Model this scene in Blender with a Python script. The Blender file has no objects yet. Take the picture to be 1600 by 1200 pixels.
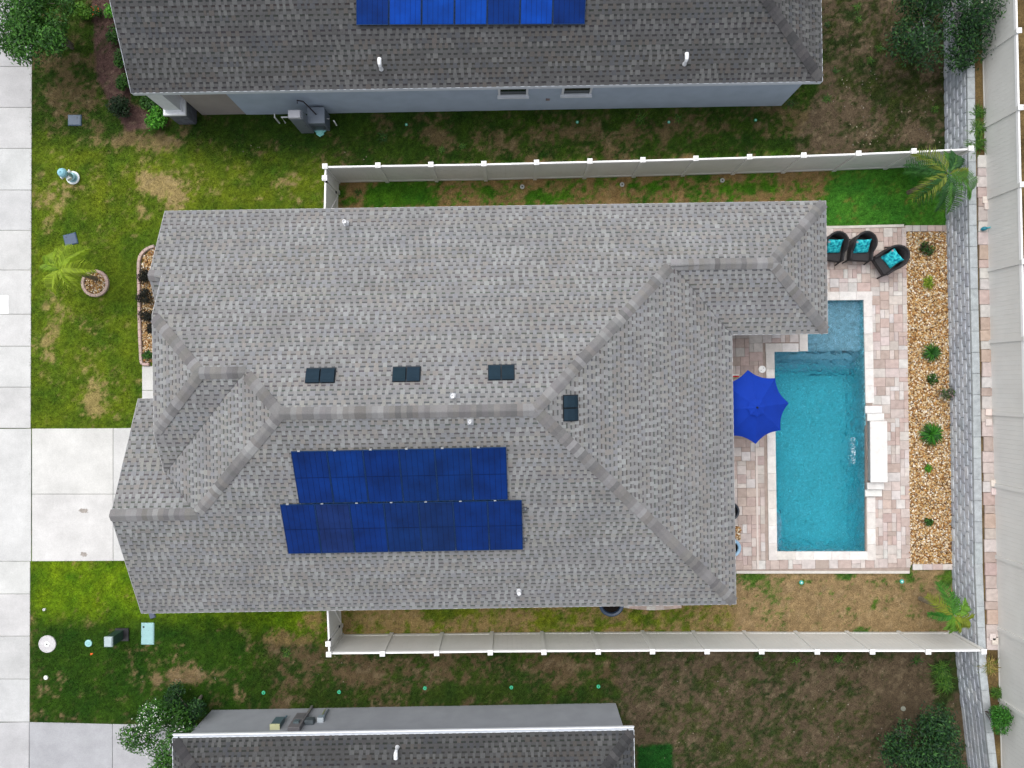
import bpy, math, random
import numpy as np
from mathutils import Vector
random.seed(7); RNG = np.random.default_rng(7)
SC = bpy.context.scene
COL = SC.collection
# ------------------------------------------------------------------ camera, sky, sun, exposure
H, F = 25.5, 1148.0                       # camera height in metres, focal length in photo pixels (1600 wide)
cam = bpy.data.cameras.new('camera'); camo = bpy.data.objects.new('camera', cam); COL.objects.link(camo)
cam.sensor_width = 36.0; cam.lens = 36.0 * F / 1600.0; cam.clip_end = 3000.0
camo.location = (0, 0, H); camo.rotation_euler = (0, 0, 0); SC.camera = camo
world = bpy.data.worlds.new('World'); SC.world = world; world.use_nodes = True
wn = world.node_tree.nodes; wl = world.node_tree.links
bg = wn['Background']; sky = wn.new('ShaderNodeTexSky'); sky.sky_type = 'NISHITA'; sky.sun_disc = False
SUN_EL, SUN_AZ = math.radians(66), math.radians(330)
sky.sun_elevation = SUN_EL; sky.sun_rotation = SUN_AZ; sky.air_density = 1.0; sky.dust_density = 4.0; sky.ozone_density = 1.0
hs = wn.new('ShaderNodeHueSaturation'); hs.inputs['Saturation'].default_value = 0.30
wl.new(sky.outputs[0], hs.inputs['Color']); wl.new(hs.outputs[0], bg.inputs['Color']); bg.inputs['Strength'].default_value = 0.15
sund = bpy.data.lights.new('sun', 'SUN'); sund.energy = 1.05; sund.angle = math.radians(80); sund.color = (1.0, 0.97, 0.92)
suno = bpy.data.objects.new('sun', sund); COL.objects.link(suno)
d = Vector((math.sin(SUN_AZ) * math.cos(SUN_EL), math.cos(SUN_AZ) * math.cos(SUN_EL), math.sin(SUN_EL)))
suno.location = d * 60; suno.rotation_euler = d.to_track_quat('Z', 'Y').to_euler()
SC.view_settings.view_transform = 'Standard'; SC.view_settings.look = 'None'
SC.view_settings.gamma = 1.0; SC.view_settings.use_curve_mapping = False
SC.view_settings.exposure = 0.56
SC.render.engine = 'CYCLES'; SC.cycles.use_denoising = True; SC.cycles.max_bounces = 8
SC.cycles.transmission_bounces = 8; SC.cycles.transparent_max_bounces = 8

# ------------------------------------------------------------------ helpers
def P(px, py, z=0.0):
    """point at height z seen at photo pixel (px, py): used once to survey the place"""
    s = (H - z) / F
    return ((px - 800.0) * s, (600.0 - py) * s, z)
def srgb(r, g, b, k=1.0):
    o = []
    for c in (r, g, b):
        c /= 255.0
        o.append(k * (c / 12.92 if c <= 0.04045 else ((c + 0.055) / 1.055) ** 2.4))
    return tuple(o)
def jit(c, a=0.1, h=0.03):
    k = 1 + random.uniform(-a, a)
    return tuple(max(0.0, x * k * (1 + random.uniform(-h, h))) for x in c)

def mat(name, color=(0.5, 0.5, 0.5), mode='const', rough=0.8, noise=0.15, nscale=8.0, bump=0.0, bscale=60.0,
        metallic=0.0, spec=0.3, fine=0.0, fscale=80.0, trans=0.0, coat=0.0, sheen=0.0):
    m = bpy.data.materials.new(name); m.use_nodes = True
    n = m.node_tree.nodes; l = m.node_tree.links; b = n['Principled BSDF']
    b.inputs['Roughness'].default_value = rough; b.inputs['Metallic'].default_value = metallic
    b.inputs['Specular IOR Level'].default_value = spec
    b.inputs['Coat Weight'].default_value = coat
    if mode == 'attr':
        s = n.new('ShaderNodeAttribute'); s.attribute_name = 'Col'; src = s.outputs['Color']
    elif mode == 'obj':
        s = n.new('ShaderNodeObjectInfo'); src = s.outputs['Color']
    else:
        s = n.new('ShaderNodeRGB'); s.outputs[0].default_value = (*color, 1); src = s.outputs[0]
    geo = n.new('ShaderNodeNewGeometry')
    def mul(src, scale, amt, det):
        t = n.new('ShaderNodeTexNoise'); t.inputs['Scale'].default_value = scale; t.inputs['Detail'].default_value = det
        l.new(geo.outputs['Position'], t.inputs['Vector'])
        mr = n.new('ShaderNodeMapRange'); mr.inputs['From Min'].default_value = 0.3; mr.inputs['From Max'].default_value = 0.7
        mr.inputs['To Min'].default_value = 1 - amt; mr.inputs['To Max'].default_value = 1 + amt
        l.new(t.outputs['Fac'], mr.inputs['Value'])
        x = n.new('ShaderNodeVectorMath'); x.operation = 'SCALE'; l.new(src, x.inputs[0]); l.new(mr.outputs[0], x.inputs['Scale'])
        return x.outputs[0]
    if noise: src = mul(src, nscale, noise, 5.0)
    if fine: src = mul(src, fscale, fine, 2.0)
    if name == 'concrete': src = mul(src, 3.2, 0.05, 9.0)
    l.new(src, b.inputs['Base Color'])
    if bump:
        t = n.new('ShaderNodeTexNoise'); t.inputs['Scale'].default_value = bscale; t.inputs['Detail'].default_value = 4
        l.new(geo.outputs['Position'], t.inputs['Vector'])
        bp = n.new('ShaderNodeBump'); bp.inputs['Strength'].default_value = bump; bp.inputs['Distance'].default_value = 0.02
        l.new(t.outputs['Fac'], bp.inputs['Height']); l.new(bp.outputs[0], b.inputs['Normal'])
    if trans:
        t = n.new('ShaderNodeBsdfTranslucent'); l.new(src, t.inputs['Color'])
        mx = n.new('ShaderNodeMixShader'); mx.inputs[0].default_value = trans
        l.new(b.outputs[0], mx.inputs[1]); l.new(t.outputs[0], mx.inputs[2])
        l.new(mx.outputs[0], n['Material Output'].inputs['Surface'])
    return m

def mesh_np(name, V, FA, col=None, m=None, smooth=False):
    V = np.asarray(V, dtype=np.float32).reshape(-1, 3); FA = np.asarray(FA, dtype=np.int32); k = FA.shape[1]
    me = bpy.data.meshes.new(name)
    me.vertices.add(len(V)); me.vertices.foreach_set('co', V.ravel())
    me.loops.add(FA.size); me.loops.foreach_set('vertex_index', FA.ravel())
    me.polygons.add(len(FA)); me.polygons.foreach_set('loop_start', np.arange(0, FA.size, k, dtype=np.int32))
    if smooth: me.polygons.foreach_set('use_smooth', np.ones(len(FA), dtype=bool))
    me.update(calc_edges=True)
    if col is not None:
        col = np.asarray(col, dtype=np.float32)
        at = me.color_attributes.new('Col', 'FLOAT_COLOR', 'CORNER' if len(col) == len(FA) else 'POINT')
        c4 = np.ones((len(FA) * k if len(col) == len(FA) else len(V), 4), dtype=np.float32)
        c4[:, :3] = np.repeat(col[:, :3], k, axis=0) if len(col) == len(FA) else col[:, :3]
        at.data.foreach_set('color', c4.ravel())
    if m: me.materials.append(m)
    return me

def tag(o, label=None, cat=None, group=None, kind=None):
    if label: o['label'] = label
    if cat: o['category'] = cat
    if group: o['group'] = group
    if kind: o['kind'] = kind
    return o
def thing(name, label, cat, loc=(0, 0, 0), rz=0.0, group=None):
    o = bpy.data.objects.new(name, None); COL.objects.link(o); o.empty_display_size = 0.2
    o.location = loc; o.rotation_euler = (0, 0, rz)
    return tag(o, label, cat, group)
def put(name, me, parent=None, loc=(0, 0, 0), rz=0.0, color=None):
    o = bpy.data.objects.new(name, me); COL.objects.link(o); o.parent = parent
    o.location = loc; o.rotation_euler = (0, 0, rz)
    if color: o.color = (*color[:3], 1)
    return o
def world_inv(p):
    """4x4 taking world coordinates to the local frame of empty chain p"""
    M = np.eye(4)
    while p is not None:
        c, s = math.cos(p.rotation_euler.z), math.sin(p.rotation_euler.z)
        A = np.array([[c, -s, 0, p.location.x], [s, c, 0, p.location.y], [0, 0, 1, p.location.z], [0, 0, 0, 1.0]])
        M = A @ M; p = p.parent
    return np.linalg.inv(M)

class MB:
    def __init__(s): s.v = []; s.f = []; s.c = []; s.cur = (0.5, 0.5, 0.5)
    def add(s, vs, fs, col=None):
        o = len(s.v); s.v += [tuple(p) for p in vs]
        for f in fs: s.f.append([o + i for i in f]); s.c.append(col or s.cur)
        return s
    def box(s, c, size, rz=0.0, col=None, taper=1.0, bev=0.0):
        x, y, z = (k / 2 for k in size); ca, sa = math.cos(rz), math.sin(rz)
        if bev:
            b = bev; rings = [(x, y, -z), (x, y, z - b), (x - b, y - b, z)]
        else: rings = [(x, y, -z), (x * taper, y * taper, z)]
        vs = []
        for (a, b_, zz) in rings:
            for (i, j) in ((-1, -1), (1, -1), (1, 1), (-1, 1)):
                px, py = i * a, j * b_
                vs.append((c[0] + px * ca - py * sa, c[1] + px * sa + py * ca, c[2] + zz))
        n = len(rings); fs = [(3, 2, 1, 0)]
        for r in range(n - 1):
            for k in range(4): fs.append((r * 4 + k, r * 4 + (k + 1) % 4, r * 4 + 4 + (k + 1) % 4, r * 4 + 4 + k))
        t = (n - 1) * 4; fs.append((t, t + 1, t + 2, t + 3))
        return s.add(vs, fs, col)
    def prism(s, poly, z0, z1, col=None):
        n = len(poly); vs = [(p[0], p[1], z0) for p in poly] + [(p[0], p[1], z1) for p in poly]
        fs = [tuple(range(n - 1, -1, -1)), tuple(range(n, 2 * n))] + [(i, (i + 1) % n, n + (i + 1) % n, n + i) for i in range(n)]
        return s.add(vs, fs, col)
    def lathe(s, c, prof, n=20, col=None, sx=1.0, sy=1.0, cap=True):
        vs = []; fs = []
        for (r, z) in prof:
            for k in range(n):
                a = 2 * math.pi * k / n; vs.append((c[0] + r * sx * math.cos(a), c[1] + r * sy * math.sin(a), c[2] + z))
        for i in range(len(prof) - 1):
            for k in range(n): fs.append((i * n + k, i * n + (k + 1) % n, (i + 1) * n + (k + 1) % n, (i + 1) * n + k))
        if cap:
            fs.append(tuple(range(n - 1, -1, -1))); fs.append(tuple((len(prof) - 1) * n + k for k in range(n)))
        return s.add(vs, fs, col)
    def tube(s, pts, rads, n=8, col=None):
        pts = [Vector(p) for p in pts]; vs = []; fs = []
        if not hasattr(rads, '__len__'): rads = [rads] * len(pts)
        for i, p in enumerate(pts):
            t = (pts[min(i + 1, len(pts) - 1)] - pts[max(i - 1, 0)]).normalized()
            a = t.cross(Vector((0, 0, 1))) if abs(t.z) < 0.95 else t.cross(Vector((1, 0, 0)))
            a.normalize(); b = t.cross(a)
            for k in range(n):
                w = 2 * math.pi * k / n; vs.append(p + (a * math.cos(w) + b * math.sin(w)) * rads[i])
        for i in range(len(pts) - 1):
            for k in range(n): fs.append((i * n + k, i * n + (k + 1) % n, (i + 1) * n + (k + 1) % n, (i + 1) * n + k))
        fs.append(tuple(range(n - 1, -1, -1))); fs.append(tuple((len(pts) - 1) * n + k for k in range(n)))
        return s.add(vs, fs, col)
    def mesh(s, name, m, smooth=False):
        me = bpy.data.meshes.new(name); me.from_pydata(s.v, [], s.f); me.update()
        at = me.color_attributes.new('Col', 'FLOAT_COLOR', 'CORNER'); i = 0
        buf = np.ones((len(me.loops), 4), dtype=np.float32)
        for f, c in zip(s.f, s.c):
            buf[i:i + len(f), :3] = c[:3]; i += len(f)
        at.data.foreach_set('color', buf.ravel())
        if smooth: me.polygons.foreach_set('use_smooth', np.ones(len(me.polygons), dtype=bool))
        if m: me.materials.append(m)
        return me
    def build(s, name, m, parent=None, world=True, smooth=False, loc=None):
        """world=True: vertices were given in world coordinates"""
        if loc is not None and parent is None:
            s.v = [(a - loc[0], b - loc[1], c - loc[2]) for a, b, c in s.v]
        elif world and parent is not None and s.v:
            M = world_inv(parent); V = np.c_[np.array(s.v), np.ones(len(s.v))] @ M.T; s.v = [tuple(r) for r in V[:, :3]]
        return put(name, s.mesh(name, m, smooth), parent, loc if (loc is not None and parent is None) else (0, 0, 0))

# value noise in numpy (for where things grow, not for light)
_lat = {}
def vnoise(x, y, seed):
    if seed not in _lat: _lat[seed] = np.random.default_rng(seed).random((256, 256))
    L = _lat[seed]; xi = np.floor(x).astype(int); yi = np.floor(y).astype(int); fx = x - xi; fy = y - yi
    fx = fx * fx * (3 - 2 * fx); fy = fy * fy * (3 - 2 * fy)
    a = L[xi % 256, yi % 256]; b = L[(xi + 1) % 256, yi % 256]; c = L[xi % 256, (yi + 1) % 256]; e = L[(xi + 1) % 256, (yi + 1) % 256]
    return (a * (1 - fx) + b * fx) * (1 - fy) + (c * (1 - fx) + e * fx) * fy
def fbm(x, y, scale, octv=4, seed=1, gain=0.55):
    t = 0; a = 1; n = 0
    for o in range(octv):
        t = t + a * vnoise(x * scale * 2 ** o + 17.3 * o, y * scale * 2 ** o + 5.1 * o, seed + o); n += a; a *= gain
    return t / n
def sstep(a, b, x):
    t = np.clip((x - a) / (b - a), 0, 1); return t * t * (3 - 2 * t)
def inpoly(px, py, poly):
    px = np.asarray(px, float); py = np.asarray(py, float); r = np.zeros(px.shape, bool); n = len(poly)
    for i in range(n):
        x0, y0 = poly[i]; x1, y1 = poly[(i + 1) % n]
        if y0 == y1: continue
        c = ((y0 > py) != (y1 > py)) & (px < (x1 - x0) * (py - y0) / (y1 - y0) + x0); r ^= c
    return r

# ------------------------------------------------------------------ materials
M = {}
M['shingle'] = mat('asphalt_shingle', mode='attr', rough=0.95, noise=0.10, nscale=1.2, fine=0.16, fscale=70, bump=0.3, bscale=150, spec=0.15)
M['stucco'] = mat('stucco', mode='attr', rough=0.9, noise=0.06, nscale=2.0, bump=0.25, bscale=90, spec=0.2)
M['concrete'] = mat('concrete', mode='obj', rough=0.9, noise=0.10, nscale=0.9, fine=0.07, fscale=35, bump=0.15, bscale=80, spec=0.25)
M['stone'] = mat('travertine', mode='attr', rough=0.75, noise=0.10, nscale=5.0, fine=0.07, fscale=40, bump=0.2, bscale=60, spec=0.3)
M['paver'] = mat('concrete_paver', mode='attr', rough=0.85, noise=0.12, nscale=7.0, fine=0.10, fscale=60, bump=0.3, bscale=90, spec=0.25)
M['block'] = mat('split_block', mode='obj', rough=0.95, noise=0.14, nscale=6.0, fine=0.14, fscale=50, bump=0.5, bscale=50, spec=0.2)
M['vinyl'] = mat('vinyl', mode='attr', rough=0.45, noise=0.04, nscale=1.5, spec=0.4)
M['paint'] = mat('painted', mode='attr', rough=0.5, noise=0.05, nscale=6.0, spec=0.4)
M['plastic'] = mat('plastic', mode='attr', rough=0.42, noise=0.06, nscale=9.0, spec=0.45)
M['matte'] = mat('matte_plastic', mode='attr', rough=0.85, noise=0.08, nscale=9.0, spec=0.15)
M['metal'] = mat('galvanised', mode='attr', rough=0.4, noise=0.08, nscale=9.0, metallic=0.6)
M['leaf'] = mat('leaf', mode='attr', rough=0.6, noise=0.12, nscale=6.0, trans=0.25, spec=0.3)
M['bark'] = mat('bark', mode='attr', rough=0.95, noise=0.3, nscale=14.0, bump=0.6, bscale=40)
M['grass'] = mat('grass_blade', mode='attr', rough=0.7, noise=0.10, nscale=3.0, trans=0.2, spec=0.2)
M['soil'] = mat('turf_soil', mode='attr', rough=1.0, noise=0.16, nscale=9.0, fine=0.30, fscale=26, bump=0.7, bscale=30, spec=0.1)
M['pebble'] = mat('river_rock', mode='attr', rough=0.7, noise=0.12, nscale=30.0, spec=0.35)
M['wicker'] = mat('wicker', color=srgb(46, 44, 46), mode='const', rough=0.6, noise=0.25, nscale=40.0, bump=0.7, bscale=90)
M['fabric'] = mat('canopy_fabric', mode='attr', rough=0.85, noise=0.05, nscale=4.0, bump=0.15, bscale=200, trans=0.12)
# ------------------------------------------------------------------ ground
GS = H / F                                # metres per photo pixel on the ground
KG = 0.74
def px_of(x, y): return 800 + x / GS, 600 - y / GS
TURF = [  # polygon (surveyed), grass and bare colours (vignette darkening painted into outer yards), cover
    ([(-900, -900), (2500, -900), (2500, 2200), (-900, 2200)], (52, 78, 22), (96, 84, 58), .80),
    ([(48, 215), (300, 240), (530, 262), (530, 340), (48, 680)], (103, 124, 32), (156, 138, 92), .98),
    ([(48, 330), (530, 330), (530, 700), (48, 700)], (98, 122, 30), (148, 134, 84), 1.03),
    ([(48, 860), (530, 860), (510, 1000), (400, 985), (48, 985)], (106, 138, 22), (150, 128, 78), 1.05),
    ([(48, 970), (400, 970), (380, 1130), (48, 1130)], (50, 82, 20), (126, 108, 78), .98),
    ([(528, 265), (1310, 240), (1310, 335), (528, 335)], (74, 124, 30), (140, 116, 76), .42),
    ([(1290, 250), (1490, 240), (1485, 358), (1290, 358)], (74, 136, 44), (128, 116, 58), 1.05),
    ([(520, 938), (1170, 938), (1170, 1000), (520, 1000)], (106, 122, 34), (138, 118, 78), .46),
    ([(1148, 885), (1500, 885), (1500, 1000), (1148, 1000)], (78, 112, 40), (144, 122, 88), .20),
    ([(420, 1008), (1000, 1012), (1000, 1150), (420, 1150)], (54, 76, 26), (94, 80, 58), .58),
    ([(960, 1012), (1520, 1012), (1520, 1300), (985, 1300)], (58, 70, 34), (88, 76, 60), .50),
    ([(1282, -300), (1482, -300), (1482, 240), (1230, 250), (1282, 130)], (56, 68, 30), (90, 78, 62), .52),
    ([(140, -60), (176, -60), (206, 160), (262, 196), (196, 205), (150, 120)], (40, 60, 22), (88, 68, 64), .15),
    ([(996, 1166), (1050, 1162), (1054, 1300), (996, 1300)], (28, 78, 28), (40, 70, 30), 1.0),
]
BLOBS = [(240, 288, 30, 16, -.9), (275, 300, 26, 18, -.6), (80, 310, 26, 22, -.7), (112, 292, 22, 9, -.6), (150, 610, 26, 40, -.55), (145, 632, 10, 22, -.8), (78, 545, 14, 40, -.7),
    (82, 470, 16, 26, -.5), (220, 330, 40, 20, -.5), (70, 350, 10, 14, -.5), (300, 1055, 26, 12, -1.), (245, 1063, 10, 9, -.9), (272, 1058, 9, 14, -.8), (448, 1000, 26, 10, -.9), (372, 1080, 10, 8, -.7),
    (490, 965, 26, 14, -.8), (65, 1115, 5, 6, -.7), (105, 1122, 22, 4, -.6), (445, 280, 46, 12, -.5), (620, 300, 66, 16, .9), (580, 312, 40, 10, .6), (850, 312, 26, 8, .9), (770, 300, 22, 12, .5),
    (1010, 292, 26, 6, .7), (1180, 292, 60, 10, .5), (930, 318, 40, 8, -.3), (560, 300, 14, 20, -.9), (245, 280, 30, 14, -.6), (700, 955, 36, 8, .9), (860, 968, 18, 9, .9), (1000, 965, 26, 9, .5),
    (1170, 905, 14, 10, 1.), (1325, 900, 10, 6, .9), (1422, 905, 12, 10, .9), (1478, 905, 8, 16, 1.), (1370, 942, 6, 9, .9), (1325, 952, 4, 5, .8), (1345, 985, 26, 6, .5), (1410, 240, 60, 10, .3),
    (1355, 212, 10, 8, -1.), (1330, 175, 26, 16, -.6), (1440, 215, 26, 14, -.6), (1190, 1055, 8, 8, -.8), (1400, 1055, 40, 40, -.5), (1430, 1130, 60, 60, -.6), (1480, 1070, 16, 40, .9), (800, 1085, 150, 14, .35),
    (500, 1090, 40, 14, .7), (700, 1085, 30, 12, .6), (560, 1050, 40, 20, -.5), (860, 1040, 40, 16, -.4), (680, 210, 24, 14, -.6), (770, 220, 34, 16, -.6), (1080, 200, 60, 14, -.5), (1000, 205, 50, 12, -.5),
    (870, 205, 40, 12, -.5), (1250, 190, 40, 20, -.4), (640, 235, 60, 10, .3), (60, 90, 20, 30, -.4), (100, 150, 30, 30, -.6), (200, 215, 18, 10, -.8), (255, 222, 20, 10, -.7), (130, 95, 30, 12, -.6)]
def turf(x, y):
    px, py = px_of(x, y)
    jx = (fbm(px, py, 1 / 9., 3, 11) - .5) * 22; jy = (fbm(px, py, 1 / 9., 3, 23) - .5) * 22
    n = px.shape; gc = np.zeros(n + (3,)); dc = np.zeros(n + (3,)); cov = np.zeros(n)
    for i, (poly, g, dd, cv) in enumerate(TURF):
        k = 1.0 if i < 12 else .25; sf = 26 if i in (1, 3, 4) else 7 if i < 12 else 2; w = 0
        for q in range(12): w = w + inpoly(px + jx * k + sf * math.cos(q * 2.4) * (q / 11) ** .5, py + jy * k + sf * math.sin(q * 2.4) * (q / 11) ** .5, poly) / 12.
        w3 = w[..., None]; gc = gc * (1 - w3) + np.array(srgb(*g)) * w3; dc = dc * (1 - w3) + np.array(srgb(*dd)) * w3; cov = cov * (1 - w) + cv * w
    for (bx, by, rx, ry, a) in BLOBS:
        q = ((px + jx - bx) / rx) ** 2 + ((py + jy - by) / ry) ** 2
        cov = cov + a * np.exp(-q * .9)
    big = fbm(px, py, 1 / 46., 4, 31); mid = fbm(px, py, 1 / 13., 4, 41); sm = fbm(px, py, 1 / 4.5, 3, 51)
    t = cov + (big - .5) * .8 + (mid - .5) * 1.0 + (sm - .5) * 1.1
    g = sstep(.28, .84, t)
    hue = fbm(px, py, 1 / 22., 3, 61)[..., None]
    gcol = gc * (1 + (hue - .5) * np.array([1.1, .6, .3])) * (1 + (fbm(px, py, 1 / 3.2, 2, 101)[..., None] - .5) * 1.0)
    dcol = dc * (1 + (fbm(px, py, 1 / 7., 3, 71)[..., None] - .5) * .7)
    sand = sstep(.70, .80, fbm(px, py, 1 / 8., 3, 81) + .1 * (1 - g))[..., None] * .12
    dcol = dcol * (1 - sand) + srgb_arr(190, 172, 140) * sand
    return g, gcol, dcol
def srgb_arr(*c): return np.array(srgb(*c))

POOL = [P(1213, 862)[:2], P(1355, 862)[:2], P(1349, 468)[:2], P(1259.5, 469)[:2], P(1260.5, 549)[:2], P(1208, 549)[:2]]
x0, x1, y0, y1, st = -20.0, 15.9, -14.6, 14.6, 0.085
nx, ny = int((x1 - x0) / st) + 1, int((y1 - y0) / st) + 1
gx, gy = np.meshgrid(np.linspace(x0, x1, nx), np.linspace(y0, y1, ny), indexing='xy')
gg, gcol, dcol = turf(gx, gy)
gz = (fbm(gx, gy, 1.3, 3, 91) - .5) * 0.03 - .008
vcol = (dcol * (1 - gg[..., None]) + gcol * .85 * gg[..., None]) * KG
idx = np.arange(nx * ny).reshape(ny, nx)
quads = np.stack([idx[:-1, :-1], idx[:-1, 1:], idx[1:, 1:], idx[1:, :-1]], -1).reshape(-1, 4)
cx = (gx[:-1, :-1] + gx[1:, 1:]).ravel() / 2; cy = (gy[:-1, :-1] + gy[1:, 1:]).ravel() / 2
hole = inpoly(cx, cy, [(a * 1.0 + (0.12 if a > 11 else -0.12), b + (0.12 if b > 0 else -0.12)) for a, b in POOL])
quads = quads[~hole]
V = np.stack([gx, gy, gz], -1).reshape(-1, 3); C = vcol.reshape(-1, 3)
nb = len(V); B = 1500.0
ring = [(x0, y0), (x1, y0), (x1, y1), (x0, y1), (-B, -B), (B, -B), (B, B), (-B, B)]
V = np.r_[V, [(a, b, -.012) for a, b in ring]]; C = np.r_[C, np.tile(np.array(srgb(62, 72, 34)) * KG, (8, 1))]
quads = np.r_[quads, [[nb + i, nb + 4 + i, nb + 4 + (i + 1) % 4, nb + (i + 1) % 4] for i in range(4)]]
tag(put('ground', mesh_np('ground', V, quads, C, M['soil'])), kind='structure')

# grass blades: real blades standing where the turf grows
GRASS_N = 900000
bx = RNG.uniform(-17.0, 15.1, GRASS_N); by = RNG.uniform(-13.6, 13.6, GRASS_N)
bpx, bpy_ = px_of(bx, by)
keep = bpx > 47.2 + 3.2 * fbm(bpx, bpy_, 1 / 4., 2, 7) ** 2
for poly in ([(48, 669), (240, 667), (240, 877), (48, 877)], [(46, 1128), (330, 1132), (330, 1300), (46, 1300)], [(265, 372), (1235, 357), (1235, 560), (1105, 560), (1112, 905), (265, 915)],
             [(1130, 354), (1414, 350), (1423, 895), (1130, 895)], [(1405, 350), (1480, 350), (1488, 892), (1405, 892)], [(300, -400), (1222, -400), (1222, 167), (300, 182)], [(330, 1110), (962, 1100), (962, 1700), (330, 1700)],
             [(218, 440), (225, 395), (260, 380), (270, 640), (222, 640)]):
    keep &= ~inpoly(bpx, bpy_, poly)
keep &= ~(((bpx - 150) ** 2 + (bpy_ - 443) ** 2) < 21 ** 2)
keep &= bpx < np.interp(bpy_, [60, 365, 600, 880, 1030, 1210], [1474, 1478, 1483, 1487, 1493, 1513])
bx, by = bx[keep], by[keep]
g, gc, dc = turf(bx, by)
r = RNG.random(len(bx)); live = r < g * .97; dry = (~live) & (r < .35 + .5 * g)
sel = live | dry; bx, by, g, gc, dc, live = bx[sel], by[sel], g[sel], gc[sel], dc[sel], live[sel]
nbl = len(bx); ang = RNG.uniform(0, 2 * math.pi, nbl); ln = np.where(live, RNG.uniform(.03, .075, nbl), RNG.uniform(.02, .05, nbl)); wd = RNG.uniform(.006, .012, nbl)
lean = RNG.uniform(.3, 1.0, nbl); ca, sa = np.cos(ang), np.sin(ang)
V = np.zeros((nbl, 3, 3)); V[:, 0] = np.stack([bx - sa * wd, by + ca * wd, np.full(nbl, -.01)], -1); V[:, 1] = np.stack([bx + sa * wd, by - ca * wd, np.full(nbl, -.01)], -1)
V[:, 2] = np.stack([bx + ca * ln * lean, by + sa * ln * lean, ln * (1.15 - .7 * lean)], -1)
bc = np.where(live[:, None], gc * RNG.uniform(.85, 1.55, (nbl, 1)), dc * RNG.uniform(.8, 1.3, (nbl, 1))) * KG
tag(put('grass', mesh_np('grass', V.reshape(-1, 3), np.arange(nbl * 3).reshape(-1, 3), bc, M['grass'])),
    'short patchy lawn grass growing over the yards around the houses', 'grass', kind='stuff')

# ------------------------------------------------------------------ sidewalk and driveways (slabs with open joints)
def slab_quads(parent, quadlist, z, th, base, name='slab', gap=.006, var=.05):
    for q in quadlist:
        pts = [Vector(P(a, b)[:2]) for a, b in q]; c = sum(pts, Vector((0, 0))) / 4
        b = MB(); loc = []
        for p in pts:
            dv = (p - c); loc.append((dv.x - math.copysign(gap, dv.x), dv.y - math.copysign(gap, dv.y)))
        inner = [(x - math.copysign(.012, x), y - math.copysign(.012, y)) for x, y in loc]
        vs = [(x, y, -th) for x, y in loc] + [(x, y, -.008) for x, y in loc] + [(x, y, 0) for x, y in inner]
        fs = [(8, 9, 10, 11)] + [(i + k, (i + 1) % 4 + k, (i + 1) % 4 + 4 + k, i + 4 + k) for k in (0, 4) for i in range(4)]
        if (pts[1] - pts[0]).cross(pts[2] - pts[1]) < 0: fs = [f[::-1] for f in fs]
        b.add(vs, fs)
        cc = base(sum(a for a, _ in q) / 4, sum(y for _, y in q) / 4) if callable(base) else base
        put(name, b.mesh(name, M['concrete']), parent, (c.x, c.y, z), color=jit(cc, var, .008))
def bed(name, poly_px, z0=-.1, z1=-.03, col=srgb(70, 68, 64)):
    b = MB(); b.prism([P(a, c)[:2] for a, c in poly_px], z0, z1)
    return tag(put(name, b.mesh(name, M['concrete']), color=col), kind='structure')
CONC = srgb(222, 222, 221, .68); CDARK = srgb(176, 178, 183, .68)
def concol(px, py):     # edge vignette darkening painted into slabs towards both ends of the path
    w = float(np.interp(py, [0, 260, 420, 900, 1000, 1200], [.45, .75, 1, 1, .85, .55]))
    return tuple(a * w + b * (1 - w) for a, b in zip(CONC, CDARK))
ed = lambda y: 50.5 - y * .0035
ys = [-90, -24, 40, 104, 168, 232, 297, 360, 422, 491, 541, 605, 669]
ys2 = [877, 928, 994, 1061, 1128]
path = bed('sidewalk', [(-60, -200), (50, -200), (46, 1400), (-60, 1400)])
qs = [[(-22, b), (ed(b), b), (ed(a), a), (-22, a)] for a, b in zip(ys[:-1], ys[1:])] + [[(-22, b), (ed(b), b), (ed(a), a), (-22, a)] for a, b in zip(ys2[:-1], ys2[1:])]
qs += [[(-22, 877), (49, 877), (49, 669.5), (-22, 670)], [(-22, 1290), (45, 1290), (46, 1128), (-22, 1129)]]
slab_quads(path, qs, .012, .09, concol)
drv = bed('driveway', [(50, 669.5), (300, 667), (300, 876), (50, 877)], -.1, -.03)
slab_quads(drv, [[(50, 772), (177, 772), (177, 669), (50, 669.5)], [(50, 877), (177, 876.5), (177, 772), (50, 772)],
                 [(177, 772), (262, 772), (262, 668), (177, 669)], [(177, 876.5), (262, 876), (262, 772), (177, 772)]], .014, .1, srgb(226, 226, 224, .68), var=.03)
drs = bed('driveway', [(46, 1128), (420, 1134), (420, 1300), (46, 1300)], -.1, -.03)
slab_quads(drs, [[(46, 1230), (176, 1230), (176, 1131), (46, 1128)], [(176, 1230), (330, 1230), (330, 1134), (176, 1131)]], .014, .1, srgb(190, 191, 195, .68), var=.03)
wk = bed('walkway', [(222, 572), (262, 572), (262, 632), (222, 632)], -.1, -.03)
slab_quads(wk, [[(222, 610), (262, 610), (262, 572), (222, 572)], [(222, 668), (262, 668), (262, 610), (222, 610)]], .014, .1, srgb(222, 222, 220, .68), var=.02)
# pale patch of fresh concrete on the walk
b = MB(); b.box((*P(0, 476)[:2], .0165), (P(14, 0)[0] - P(-14, 0)[0], P(0, 461)[1] - P(0, 490)[1], .009))
tag(put('concrete_patch', b.mesh('concrete_patch', M['concrete']), color=srgb(245, 245, 245, .85)), 'bright white square concrete patch on the sidewalk edge', 'patch')
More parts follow.
